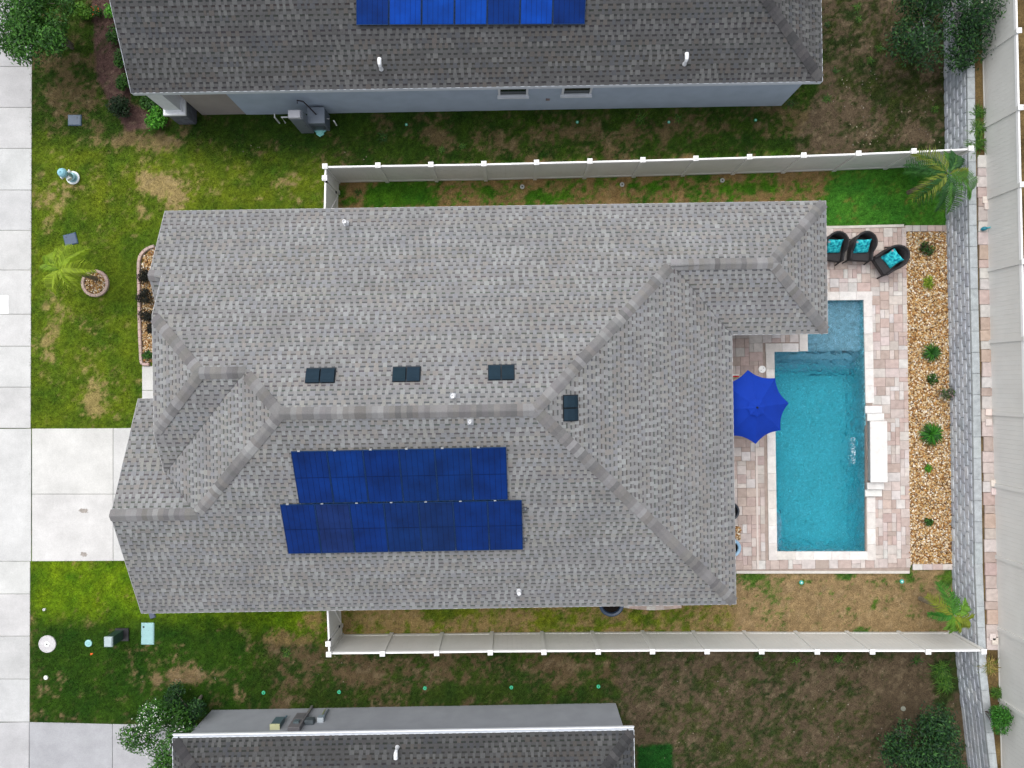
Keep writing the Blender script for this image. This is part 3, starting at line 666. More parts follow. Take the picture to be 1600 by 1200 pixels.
fascia(house, [((EW, ES, 2.75), (EE, ES, 2.75)), ((EE, ES, 2.75), (EE, NES, 2.75)), ((EE, NES, 2.75), (NEE, NES, 2.75)), ((NEE, NES, 2.75), (NEE, EN, 2.75)), ((NEE, EN, 2.75), (-10.66, EN, 2.75)),
               ((-10.66, EN, 2.75), (-10.66, BV, ZB)), ((-10.66, BV, ZB), (-10.66, 1.224, 2.75)), ((JE, WV + JD, JZ), (JE, WV - JD, JZ)), ((JE, WV - JD, JZ), (JE, VV, ZW - PITCH * (WV - VV))),
               ((EW, GN, 2.75), (EW, GV, ZG)), ((EW, GV, ZG), (EW, ES, 2.75)), ((-10.2, GN, 2.75), (EW, GN, 2.75)), ((JE, BV, ZB), (JE, WV + JD, JZ))], 'fascia', w=.012, hgt=.15, col=srgb(196, 196, 198, .8))
b = MB(); b.box((-11.215, -3.6, 1.1), (.05, 4.9, 2.2), col=srgb(230, 230, 228, .8))
for k in range(4): b.box((-11.245, -3.6, .28 + .55 * k), (.02, 4.7, .46), col=srgb(236, 236, 234, .8))
b.build('garage_door', M['paint'], house, world=False)
b = MB(); b.box((-9.97, .6, 1.05), (.05, 1.0, 2.1), col=srgb(70, 60, 56)); b.lathe((-10.01, .25, 1.0), [(.03, -.02), (.04, 0), (.03, .02)], 8, srgb(180, 170, 140)); b.build('front_door', M['paint'], house, world=False)

# roof hardware of the main house
VENT = srgb(38, 58, 72, .62)
def roof_vent(px0, py0, px1, py1, zf, ax, par):
    """twin-barrel off-ridge vent"""
    (u0, v0, z0), (u1, v1, z1) = ray_slope(px0, py0, zf, .1), ray_slope(px1, py1, zf, .1)
    cu, cv = (u0 + u1) / 2, (v0 + v1) / 2; du, dv = abs(u1 - u0), abs(v1 - v0); z = zf(cu, cv)
    vent = thing('roof_vent', None, None); vent.parent = par; vent.location = (cu, cv, z)
    g = (0, 1) if ax == 'S' else (0, -1) if ax == 'N' else (-1, 0)          # upslope direction
    long = (1, 0) if g[0] == 0 else (0, 1); Ln, Wd = (du, dv) if g[0] == 0 else (dv, du)
    def pt(a, t, h): return (long[0] * a + g[0] * t, long[1] * a + g[1] * t, PITCH * t + h)
    b = MB(); e = .025
    vs = [pt(-Ln / 2 - e, -Wd / 2 - e, .03), pt(Ln / 2 + e, -Wd / 2 - e, .03), pt(Ln / 2 + e, Wd / 2 + e, .03), pt(-Ln / 2 - e, Wd / 2 + e, .03)]
    f = (0, 1, 2, 3) if (long[0] * g[1] - long[1] * g[0]) > 0 else (3, 2, 1, 0); b.add(vs, [f], srgb(60, 66, 72, .6)); b.build('flashing', M['metal'], vent, world=False)
    for sd in (-1, 1):
        b = MB(); a0, a1 = sorted((sd * .02, sd * Ln / 2)); prof = [(-Wd / 2, .03), (-Wd / 2, .10), (-Wd / 4, .135), (Wd / 4, .12), (Wd / 2, .07), (Wd / 2, .03)]
        vs = [pt(a0, t, h) for t, h in prof] + [pt(a1, t, h) for t, h in prof]; n = len(prof)
        fs = [(i, n + i, n + i + 1, i + 1) for i in range(n - 1)] + [tuple(range(n)), tuple(range(2 * n - 1, n - 1, -1))]
        if f[0] == 3: fs = [q[::-1] for q in fs]
        b.add(vs, fs, jit(VENT, .06)); b.build('hood', M['matte'], vent, world=False)
    return vent
roof_vent(479, 576, 521, 597, zN, 'N', house); roof_vent(614.5, 574, 655, 595, zN, 'N', house); roof_vent(763.5, 571, 803, 592.5, zN, 'N', house); roof_vent(881, 618.5, 903, 656.5, zE, 'E', house)
def vent_pipe(px, py, zf, par, r=.045, hgt=.30, sleeve=True, fr=None):
    u, v, z = (fr or ray_slope)(px, py, zf, hgt); z -= hgt; pp = thing('vent_pipe', None, None); pp.parent = par; pp.location = (u, v, z)
    b = MB(); b.box((0, 0, .035), (.17, .18, .03), col=srgb(150, 154, 160, .7)); b.build('flashing', M['metal'], pp, world=False)
    b = MB(); b.lathe((0, 0, 0), [(r * 1.5, .0), (r * 1.15, .12), (r, .13), (r, hgt), (r * .75, hgt), (r * .75, hgt - .06)], 14, srgb(236, 238, 240, .85)); b.build('pipe', M['plastic'], pp, world=False)
    b = MB(); b.lathe((0, 0, hgt - .07), [(r * .74, 0), (r * .74, .004)], 12, srgb(40, 40, 42)); b.build('opening', M['plastic'], pp, world=False)
vent_pipe(537.5, 346, zN, house, r=.06, hgt=.34); vent_pipe(707, 619, zN, house, r=.055, hgt=.32); vent_pipe(734, 659.5, zS, house, r=.04, hgt=.34); vent_pipe(811, 928, zS, house, r=.055, hgt=.34)

# solar panels
M['cell'] = mat('solar_cell', mode='obj', rough=.25, noise=.25, nscale=1.7, spec=.16, coat=.05)
def solar(corners, n, zf, rowname, where, fr=ray_slope, twist=TH):
    q = [fr(a, c, zf, .13) for a, c in corners]       # TL, TR, BR, BL
    tl, tr, br, bl = (Vector(p) for p in q)
    for i in range(n):
        a = tl.lerp(tr, i / n); b_ = tl.lerp(tr, (i + 1) / n); c = bl.lerp(br, (i + 1) / n); e = bl.lerp(br, i / n); cc = (a + b_ + c + e) / 4
        ca, sa = math.cos(twist), math.sin(twist)
        ordn = ['leftmost', 'second', 'third', 'fourth', 'fifth', 'sixth', 'seventh'][i]; ordn = 'rightmost' if i == n - 1 else ordn + (' from the left' if i else '')
        t = thing('solar_panel', f'blue solar panel, {ordn} in the {rowname}', 'solar panel', (cc.x * ca - cc.y * sa, cc.x * sa + cc.y * ca, cc.z), twist, where)
        ex = (b_ - a + c - e).normalized(); ey = (a - e + b_ - c).normalized(); nz = ex.cross(ey).normalized(); W = (b_ - a).length - .006; L = (a - e).length - .008
        T = lambda x, y, z: tuple(ex * x + ey * y + nz * z)
        f = MB(); fc = srgb(44, 84, 142, .7)
        for (x0_, x1_, y0_, y1_) in ((-W / 2, W / 2, L / 2 - .014, L / 2), (-W / 2, W / 2, -L / 2, -L / 2 + .014), (-W / 2, -W / 2 + .012, -L / 2 + .014, L / 2 - .014), (W / 2 - .012, W / 2, -L / 2 + .014, L / 2 - .014)):
            vs = [T(x, y, z) for z in (-.036, .0) for x, y in ((x0_, y0_), (x1_, y0_), (x1_, y1_), (x0_, y1_))]
            f.add(vs, [(4, 5, 6, 7), (0, 1, 5, 4), (1, 2, 6, 5), (2, 3, 7, 6), (3, 0, 4, 7), (3, 2, 1, 0)], fc)
        f.build('frame', M['metal'], t, world=False)
        base = random.choice([srgb(2, 50, 126, .62), srgb(3, 48, 122, .62), srgb(2, 53, 132, .62)])
        if rowname.startswith('lower') and i in (1, 3, 4): base = [0, srgb(22, 50, 112, .62), 0, srgb(8, 49, 114, .62), srgb(14, 50, 110, .62)][i]
        if rowname.startswith('upper') and i in (3, 4): base = srgb(5, 49, 117, .62)
        if rowname.startswith('north') and i in (1, 2, 3, 5): base = srgb(4, 72, 176, .7)
        g = MB(); g.add([T(x, y, -.012) for x, y in ((-W / 2 + .01, -L / 2 + .01), (W / 2 - .01, -L / 2 + .01), (W / 2 - .01, L / 2 - .01), (-W / 2 + .01, L / 2 - .01))], [(0, 1, 2, 3)])
        bk = put('backsheet', g.mesh('backsheet', M['cell']), t, color=tuple(x * .45 for x in base))
        nc = 6
        for hh in (0, 1):          # two half modules of six cell strings
            g = MB(); y0_ = -L / 2 + .02 + hh * (L / 2 - .012); y1_ = y0_ + L / 2 - .03
            for k in range(nc):
                w_ = (W - .036) / nc; xx0 = -W / 2 + .018 + k * w_ + .005; xx1 = xx0 + w_ - .010
                g.add([T(x, y, -.006) for x, y in ((xx0, y0_), (xx1, y0_), (xx1, y1_), (xx0, y1_))], [(0, 1, 2, 3)])
            put('cell_field', g.mesh('cell_field', M['cell']), t, color=jit(base, .05, .02))
        for xx in (-W * .3, W * .3):
            m_ = MB(); vs = [T(xx + x, -L / 2 + y, z) for z in (-.11, -.036) for x, y in ((-.03, .1), (.03, .1), (.03, .2), (-.03, .2))]
            m_.add(vs, [(4, 5, 6, 7), (0, 1, 5, 4), (1, 2, 6, 5), (2, 3, 7, 6), (3, 0, 4, 7), (3, 2, 1, 0)], srgb(150, 152, 156)); m_.build('mount_foot', M['metal'], t, world=False)
        if i < n:
            m_ = MB(); vs = [T(W * -.28 + x, L / 2 + y, z) for z in (-.05, .006) for x, y in ((-.035, .002), (.035, .002), (.035, .03), (-.035, .03))]
            m_.add(vs, [(4, 5, 6, 7), (0, 1, 5, 4), (1, 2, 6, 5), (2, 3, 7, 6), (3, 0, 4, 7), (3, 2, 1, 0)], srgb(215, 218, 222, .8)); m_.build('clamp', M['metal'], t, world=False)
solar([(454, 706), (791, 699), (794, 781), (467, 787)], 6, zS, 'upper row on the main roof', 'solar panels on the main roof')
solar([(437, 789), (815.5, 782), (817.5, 859), (450, 865.5)], 7, zS, 'lower row on the main roof', 'solar panels on the main roof')
for k, (px, py, w) in enumerate(((820, 795, 'upper'), (820, 843, 'lower'))):
    u, v, z = ray_slope(px, py, zS, .08); b = MB(); b.box((0, 0, 0), (.13, .10, .07), col=srgb(40, 46, 56)); b.box((.02, 0, .05), (.05, .05, .04), col=srgb(90, 96, 100))
    tag(put('junction_box', b.mesh('junction_box', M['plastic']), None, (u * math.cos(TH) - v * math.sin(TH), u * math.sin(TH) + v * math.cos(TH), z - .02), TH), f'small dark {w} junction box at the right end of the lower solar row', 'junction box', 'junction boxes beside the solar array')

# ---------------- north neighbour
TH0 = TH
TH = math.radians(.97)
DP = [srgb(97, 98, 99, K), srgb(103, 104, 105, K), srgb(90, 90, 91, K), srgb(96, 93, 91, K), srgb(107, 108, 108, K), srgb(88, 90, 94, K)]  # dark neighbour shingles, with edge vignette darkening put into the colour
DC = [srgb(80, 80, 82, K), srgb(87, 86, 88, K), srgb(94, 93, 94, K), srgb(75, 75, 77, K)]
R2 = Roof(DP, srgb(66, 66, 72, K), DC)
(nu0, nv0), (nu1, nv1) = uv_at(205, 146, 2.75), uv_at(1285, 127, 2.75)
NSV = (nv0 + nv1) / 2; NNV = NSV + 12.4; NRV = NSV + 6.2; NRZ = 2.75 + 3.1
R2.slope([(nu0, NSV), (nu1, NSV), (nu1 - 6.2, NRV), (nu0, NRV)], 'S', NSV, bmax=4.4)
R2.slope([(nu1, NSV), (nu1, NNV), (nu1 - 6.2, NRV)], 'E', nu1, bmax=3.2)
R2.slope([(nu0, NNV), (nu1, NNV), (nu1 - 6.2, NRV), (nu0, NRV)], 'N', NNV, shingled=False)
zS2 = R2.zf('S', NSV, 2.75); zE2 = R2.zf('E', nu1, 2.75)
R2.ridge((nu1, NSV, 2.75), (nu1 - 6.2, NRV, NRZ), slopes=(zS2, zE2))
house2 = thing('house', 'dark shingled house with blue-grey stucco side wall at the top of the picture', 'house', (0, 0, 0), TH)
R2.build(house2, np.array([0, 0, H]))
WB = NSV + .30; WALL = srgb(178, 192, 210, .80); BEI = srgb(168, 160, 156, .74)
wl0 = uv_at(385, 181, 0)[0]; wr = uv_at(1221, 168, 0)[0]
b = MB(); wall_loop(b, [(wl0, WB), (wr, WB), (wr, NNV - .35), (wl0, NNV - .35)], -.05, 2.70, .1, WALL); b.build('wall', M['stucco'], house2, world=False)
gl0 = uv_at(316, 184, 0)[0]
b = MB(); wall_loop(b, [(gl0, WB + .02), (wl0 - .002, WB + .02), (wl0 - .002, NNV - .35), (gl0, NNV - .35)], -.05, 2.70, .1, BEI); b.build('front_wall', M['stucco'], house2, world=False)
b = MB(); b.add([(nu0, NSV, 2.64), (nu1, NSV, 2.64), (nu1, NNV, 2.64), (nu0, NNV, 2.64)], [(3, 2, 1, 0)], srgb(225, 226, 228, .8)); b.add([(nu0 + .02, NSV, 2.64), (nu0 + .02, NNV, 2.64), (nu0 + .02, NRV, NRZ - .1)], [(0, 2, 1)], srgb(200, 202, 206, .8)); b.build('soffit', M['paint'], house2, world=False)
fascia(house2, [((nu0, NSV, 2.75), (nu1, NSV, 2.75)), ((nu1, NSV, 2.75), (nu1, NNV, 2.75)), ((nu0, NRV, NRZ), (nu0, NSV, 2.75))], 'fascia', w=.012, hgt=.17, col=srgb(214, 220, 230, .8))
def side_window(par, uc, zc, w, h, vv):
    t = thing('window', None, None); t.parent = par; t.location = (uc, vv, zc)
    b = MB(); FR = srgb(226, 230, 236, .8); e = .07
    for (cx_, cz_, sx, sz) in ((0, h / 2 + e / 2, w + 2 * e, e), (0, -h / 2 - e / 2, w + 2 * e, e), (-w / 2 - e / 2, 0, e, h), (w / 2 + e / 2, 0, e, h), (0, 0, w, .035)): b.box((cx_, -.02, cz_), (sx, .06, sz), col=FR)
    b.build('frame', M['paint'], t, world=False)
    b = MB(); b.box((0, -.05, -h / 2 - .06), (w + .2, .14, .05), col=FR); b.build('sill', M['paint'], t, world=False)
    for sz in (-1, 1):
        b = MB(); b.box((0, .002 + .004 * sz, sz * (h / 4 + .008)), (w - .004, .012, h / 2 - .02)); b.build('pane', M['glass'], t, world=False)
M['glass'] = mat('window_glass', color=srgb(30, 42, 40), rough=.08, noise=.15, nscale=2., spec=.6)
for px in (802, 902):
    u, v = uv_at(px, 150, 1.75); side_window(house2, u, 2.02, .84, 1.25, WB)
b = MB(); u, v = uv_at(856, 159, .95); b.box((u, WB - .02, .95), (.12, .05, .09), col=srgb(120, 104, 100)); b.build('outlet_cover', M['plastic'], house2, world=False)
# porch pillar at the front corner: stone-clad base, white ledge, white shaft
pu, pv = uv_at(293, 184, 0); pil = thing('porch_pillar', None, None); pil.parent = house2; pil.location = (pu, WB + .02, 0)
b = MB(); rr = random.Random(5)
for k in range(7):
    for j in range(3):
        for (sx, sy, ax) in ((0, -1, 0), (-1, 0, 1), (1, 0, 1)):
            a = (j - 1) * .20; cpos = (a, sy * .30, .06 + k * .13) if not ax else (sx * .30, a, .06 + k * .13)
            b.box(cpos, (.19, .05, .12) if not ax else (.05, .19, .12), col=jit(srgb(112, 116, 126, .7), .25))
b.box((0, 0, .45), (.58, .58, .9), col=srgb(90, 92, 98, .7)); b.build('stone_base', M['stone'], pil, world=False)
b = MB(); b.box((0, 0, .96), (.74, .74, .09), col=srgb(238, 240, 244, .84)); b.build('ledge', M['stone'], pil, world=False)
b = MB(); b.box((0, 0, 1.82), (.50, .50, 1.64), col=srgb(228, 232, 240, .82))
for zz in (1.05, 2.55): b.box((0, 0, zz), (.56, .56, .1), col=srgb(236, 239, 245, .84))
b.build('shaft', M['paint'], pil, world=False)
solar([(556, -47), (917, -49), (914.5, 38), (556, 39)], 7, zS2, 'north neighbour row at the top edge', 'solar panels on the north neighbour roof', twist=TH)
def goose(px, py, zf, par):
    u, v, z = ray_slope(px, py, zf, .1); z -= .1; g = thing('gooseneck_vent', None, None); g.parent = par; g.location = (u, v, z)
    b = MB(); b.lathe((0, 0, 0), [(.07, .0), (.05, .1), (.045, .26)], 12, srgb(225, 228, 232, .85)); b.build('pipe', M['plastic'], g, world=False)
    s = 1 if py > 600 else -1
    b = MB(); b.tube([(0, 0, .24), (.0, s * -.03, .31), (.0, s * -.10, .34), (0, s * -.19, .32)], [.05, .058, .062, .062], 12, srgb(240, 243, 246, .88)); b.build('hood', M['plastic'], g, world=False)
goose(595, 106, zS2, house2); goose(1070.5, 98, zS2, house2)

# ---------------- south neighbour
TH = math.radians(.98)
R3 = Roof([tuple(c * .78 for c in p) for p in DP], tuple(c * .7 for c in srgb(66, 66, 72, K)), [tuple(c * .8 for c in p) for p in DC])
(su0, sv0), (su1, sv1) = uv_at(270, 1153, 2.75), uv_at(990, 1140.5, 2.75); SNV = (sv0 + sv1) / 2; hw = 6.0; ZR3 = 2.75 + hw * PITCH
R3.slope([(su0, SNV), (su1, SNV), (su1 - hw, SNV - hw), (su0 + hw, SNV - hw)], 'N', SNV, bmax=3.6)
R3.slope([(su1, SNV), (su1, SNV - 2 * hw), (su1 - hw, SNV - hw)], 'E', su1, bmax=2.4)
R3.slope([(su0, SNV), (su0, SNV - 2 * hw), (su0 + hw, SNV - hw)], 'W', su0, bmax=2.4)
R3.slope([(su0, SNV - 2 * hw), (su1, SNV - 2 * hw), (su1 - hw, SNV - hw), (su0 + hw, SNV - hw)], 'S', SNV - 2 * hw, shingled=False)
zN3 = R3.zf('N', SNV, 2.75); zE3 = R3.zf('E', su1, 2.75); zW3 = R3.zf('W', su0, 2.75)
R3.ridge((su1, SNV, 2.75), (su1 - hw, SNV - hw, ZR3), slopes=(zN3, zE3)); R3.ridge((su0, SNV, 2.75), (su0 + hw, SNV - hw, ZR3), slopes=(zN3, zW3))
house3 = thing('house', 'charcoal shingled house with white gutter and grey wall along the bottom edge', 'house', (0, 0, 0), TH)
R3.build(house3, np.array([0, 0, H]))
w0 = uv_at(331, 1108, 0)[0]; w1 = uv_at(962, 1099, 0)[0]; WS = SNV - .36; WG = srgb(166, 170, 177, .80)
b = MB(); wall_loop(b, [(w0, WS), (w0, SNV - 2 * hw + .35), (w1, SNV - 2 * hw + .35), (w1, WS)], -.05, 2.70, .1, WG); b.build('wall', M['stucco'], house3, world=False)
b = MB(); b.add([(su0, SNV, 2.63), (su1, SNV, 2.63), (su1, SNV - 2 * hw, 2.63), (su0, SNV - 2 * hw, 2.63)], [(0, 1, 2, 3)], srgb(225, 226, 228, .8)); b.build('soffit', M['paint'], house3, world=False)
fascia(house3, [((su1, SNV, 2.75), (su0, SNV, 2.75)), ((su0, SNV, 2.75), (su0, SNV - 2 * hw, 2.75)), ((su1, SNV - 2 * hw, 2.75), (su1, SNV, 2.75))], 'fascia', w=.02, hgt=.16, col=srgb(220, 226, 234, .84))
gt = MB(); prof = [(0, -.09), (.075, -.09), (.085, .0), (.085, .015), (.072, .015), (.07, -.07), (.0, -.07)]
vs = [(u, SNV + .022 + y, 2.75 + z) for u in (su0 - .02, su1 + .02) for y, z in prof]; n = len(prof)
gt.add(vs, [(i, (i + 1) % n, n + (i + 1) % n, n + i) for i in range(n)] + [tuple(range(n - 1, -1, -1)), tuple(range(n, 2 * n))], srgb(240, 243, 248, .86)); gt.build('gutter', M['paint'], house3, world=False)
goose(620, 1170, zN3, house3)
TH3 = TH
# ------------------------------------------------------------------ retaining wall and upper terrace
TZ = 1.11
wall_base = [P(a, c)[:2] for a, c in ((1468, -140), (1475, 60), (1479, 365), (1484, 600), (1488, 880), (1494, 1030), (1513, 1200), (1528, 1330))]
def along(pts, s):
    for i in range(len(pts) - 1):
        L = math.dist(pts[i], pts[i + 1])
        if s <= L or i == len(pts) - 2:
            t = s / L; return (pts[i][0] + (pts[i + 1][0] - pts[i][0]) * t, pts[i][1] + (pts[i + 1][1] - pts[i][1]) * t), math.atan2(pts[i + 1][1] - pts[i][1], pts[i + 1][0] - pts[i][0])
        s -= L
WL = sum(math.dist(wall_base[i], wall_base[i + 1]) for i in range(len(wall_base) - 1))
rw = thing('retaining_wall', 'grey concrete block retaining wall running along the back of the yards', 'retaining wall', (*along(wall_base, WL / 2)[0], 0))
bl, ht, nc = .445, .186, 6
blk = MB(); blk.box((0, 0, 0), (bl - .010, .26, ht - .008), bev=.016)
# rounded split face: push the middle of the face out
blk = MB(); fx = [(-.5, 0), (-.44, .02), (-.15, .032), (.18, .03), (.45, .018), (.5, 0)]
L_ = bl - .010; hz = ht / 2 - .004; vs = []; m_ = len(fx)
for z in (-hz, -hz + .014, hz - .014, hz):
    for (a, o) in fx: vs.append((a * L_, -.13 - (o if abs(z) < hz - .001 else o * .4), z))
fs = []
for r_ in range(3):
    for k in range(m_ - 1): a = r_ * m_ + k; fs.append((a, a + 1, a + 1 + m_, a + m_))
k0 = len(vs); vs += [(-.5 * L_, .13, -hz), (.5 * L_, .13, -hz), (-.5 * L_, .13, hz), (.5 * L_, .13, hz)]
fs += [tuple(3 * m_ + k for k in range(m_)) + (k0 + 3, k0 + 2), (k0, 0, m_, 2 * m_, 3 * m_, k0 + 2), (m_ - 1, k0 + 1, k0 + 3, 4 * m_ - 1, 3 * m_ - 1, 2 * m_ - 1)]
blk.add(vs, fs); blkm = blk.mesh('block', M['block']); cnt = 0
BC = [srgb(198, 204, 212, .76), srgb(190, 196, 205, .76), srgb(206, 211, 217, .76), srgb(184, 190, 199, .76)]
spots = []
for r_ in range(nc):
    s = (r_ % 2) * bl / 2 + random.uniform(0, .1)
    while s < WL - bl:
        c, a = along(wall_base, s + bl / 2); spots.append((c, a, r_)); s += bl
spots.sort(key=lambda q: abs(q[0][1])); restb = MB()
for (c, a, r_) in spots:
    off = .13 + r_ * .010; a2 = a + math.pi            # wall line runs south; face looks west
    nx_, ny_ = -math.sin(a), math.cos(a)                # towards the hill
    x, y, z = c[0] + nx_ * off, c[1] + ny_ * off, ht * (r_ + .5) - .01
    if nx_ < 0: nx_, ny_ = -nx_, -ny_; x, y = c[0] + nx_ * off, c[1] + ny_ * off
    col = jit(random.choice(BC), .08, .012); o_ = random.uniform(-.006, .006)
    if cnt < 300: put('block', blkm, rw, (x + o_ - rw.location.x, y - rw.location.y, z), a, col)
    else: restb.box((x, y, z), (bl - .01, .28, ht - .008), a, col, bev=.014)
    cnt += 1
M['block_a'] = mat('split_block_joined', mode='attr', rough=.95, noise=.14, nscale=6., fine=.14, fscale=50, bump=.5, bscale=50, spec=.2)
tag(restb.build('block_course', M['block_a'], rw), kind='stuff')
s = 0
while s < WL - .7:
    c, a = along(wall_base, s + .35); nx_, ny_ = -math.sin(a), math.cos(a)
    if nx_ < 0: nx_, ny_ = -nx_, -ny_
    b = MB(); b.box((0, 0, 0), (.692, .25, .10), bev=.01); q = (c[0] + nx_ * .165, c[1] + ny_ * .165)
    put('cap_stone', b.mesh('cap_stone', M['block']), rw, (q[0] - rw.location.x, q[1] - rw.location.y, ht * nc + .045), a, jit(srgb(182, 188, 191, .74), .07, .01)); s += .70
# terrace earth behind the wall
b = MB(); tp = [(x + .26, y) for x, y in wall_base]; far = 400.0
top = [(x, y, TZ) for x, y in tp] + [(far, tp[-1][1], TZ), (far, tp[0][1], TZ)]
b.add(top, [tuple(range(len(top) - 1, -1, -1))], srgb(112, 94, 62, .72))
b.add([(x, y, TZ) for x, y in tp] + [(x, y, -.1) for x, y in tp], [(i, len(tp) + i, len(tp) + i + 1, i + 1) for i in range(len(tp) - 1)], srgb(112, 94, 62, .72))
b.add([(tp[0][0], tp[0][1], TZ), (far, tp[0][1], TZ), (far, tp[0][1], -.1), (tp[0][0], tp[0][1], -.1), (tp[-1][0], tp[-1][1], TZ), (far, tp[-1][1], TZ), (far, tp[-1][1], -.1), (tp[-1][0], tp[-1][1], -.1)], [(0, 1, 2, 3), (7, 6, 5, 4)], srgb(112, 94, 62, .72))
M['dirt'] = mat('bare_earth', mode='attr', rough=1., noise=.45, nscale=1.6, fine=.3, fscale=22, bump=.7, bscale=25, spec=.1)
tag(b.build('terrace_ground', M['dirt']), kind='structure')
# row of odd pink pavers on the terrace between wall cap and fence
row = thing('paver_edging', 'single row of loose pink pavers laid along the fence above the block wall', 'edging', (*P(1541, 600, TZ)[:2], TZ))
y = 243.0
def cxp(y): return np.interp(y, [240, 600, 1010], [1534.5, 1542, 1550])
while y < 1008:
    h = random.choice((13, 17, 20, 23, 20)); q = P(cxp(y + h / 2), y + h / 2, TZ); b = MB(); sc_ = (H - TZ) / F
    b.box((0, 0, 0), (random.choice((.38, .42, .42, .36)), h * sc_ - .012, .06), bev=.008)
    put('paver', b.mesh('paver', M['paver_o']), row, (q[0] - row.location.x + random.uniform(-.02, .02), q[1] - row.location.y, .03 + random.uniform(-.006, .006)), random.uniform(-.02, .02), jit(random.choice(PC + [srgb(206, 184, 170, .66)]), .07, .02)); y += h
for (px, py) in ((1540, 312), (1543, 322), (1545, 644), (1545, 660), (1553, 755), (1554, 768), (1551, 995), (1555, 1002)):
    q = P(px, py, TZ + .1); b = MB(); b.box((0, 0, 0), (.2, .22, .06), bev=.008); put('paver', b.mesh('paver', M['paver_o']), row, (q[0] - row.location.x, q[1] - row.location.y, .092), random.uniform(-.05, .05), jit(srgb(226, 212, 204, .8), .05))

# ------------------------------------------------------------------ vinyl fences
VW = srgb(236, 236, 234, .80); VG = srgb(228, 228, 224, .80); VT = srgb(248, 248, 248, .88)
postm = MB(); postm.box((0, 0, .92), (.125, .125, 1.84), col=VG); postm = postm.mesh('post', M['vinyl'])
capm = MB(); capm.box((0, 0, .012), (.165, .165, .024), col=VT); capm.box((0, 0, .045), (.15, .15, .042), col=VT, taper=.25); capm = capm.mesh('cap', M['vinyl'])
def post(par, x, y, rz, z0=0.0):
    o = put('post', postm, par, (x, y, z0), rz); put('cap', capm, o, (0, 0, 1.84)); return o
bcache = {}
def panel(par, p, q, z0=0.0, zt=1.76):
    """one bay between posts p and q in the fence's local coordinates: two rails and tongue-and-groove boards"""
    p, q = Vector(p), Vector(q); L = (q - p).length - .125; a = math.atan2((q - p).y, (q - p).x); c = (p + q) / 2
    t = thing('panel', None, None); t.parent = par; t.location = (c.x, c.y, z0); t.rotation_euler = (0, 0, a)
    key = round(L, 2)
    if key not in bcache:
        n = max(1, round(L / .155)); w = L / n
        b = MB(); b.box((0, 0, 0), (w - .0015, .024, zt - .22), col=VG); b.box((0, 0, 0), (w - .010, .027, zt - .22), col=VG)
        r = MB(); r.box((0, 0, 0), (L, .05, .14), col=VG); r2 = MB(); r2.box((0, 0, 0), (L, .055, .115), col=VT, bev=.006)
        bcache[key] = (n, w, b.mesh('board', M['vinyl']), r.mesh('bottom_rail', M['vinyl']), r2.mesh('top_rail', M['vinyl']))
    n, w, bm_, rm, rm2 = bcache[key]
    for k in range(n): put('board', bm_, t, (-L / 2 + (k + .5) * w, 0, .13 + (zt - .22) / 2))
    put('rail', rm, t, (0, 0, .085)); put('rail', rm2, t, (0, 0, zt - .045))
    return t
def fence(name, label, pts, z0=0.0, skip=()):
    f = thing(name, label, 'fence', (pts[0][0], pts[0][1], z0)); o = Vector(pts[0][:2]); loc = [Vector(p[:2]) - o for p in pts]
    for i, p in enumerate(loc):
        a = math.atan2(*(reversed((loc[min(i + 1, len(loc) - 1)] - loc[max(i - 1, 0)]))))
        post(f, p.x, p.y, a if i not in skip else 0)
    for i in range(len(loc) - 1): panel(f, loc[i], loc[i + 1])
    return f
zt_ = 1.9
nx_px = [507, 590, 673, 756, 838.5, 922, 1005, 1088, 1172, 1257, 1343, 1429.5, 1519]; ny_px = [259, 257.5, 256.3, 255, 253, 251, 249, 246.7, 244.2, 241.7, 238.7, 235.2, 231]
NF = [P(a, c, zt_)[:2] for a, c in zip(nx_px, ny_px)]
fence('fence', 'white vinyl privacy fence between the main house and the north neighbour', NF, skip=(0,))
sx_px = [513, 597, 682, 766, 850, 935, 1020, 1105.5, 1191, 1278, 1364.5, 1452, 1539]; sy_px = [1023.5, 1022.5, 1021.7, 1020.5, 1020, 1019.5, 1019, 1019, 1019, 1019.3, 1019.4, 1019.5, 1019]
SF = [P(a, c, zt_)[:2] for a, c in zip(sx_px, sy_px)]
fence('fence', 'white vinyl privacy fence between the main house and the south neighbour', SF, skip=(0,))
EF = [(np.interp(yy, [-15, -8.5, 0, 4.2, 12.5, 16], [16.32, 16.14, 15.90, 15.79, 15.60, 15.52]), yy) for yy in [P(0, 47, TZ + 1.75)[1] + 2.375 * k for k in range(2, -12, -1)]]
fence('fence', 'tall white vinyl fence on top of the retaining wall at the right edge', EF, TZ - .12)
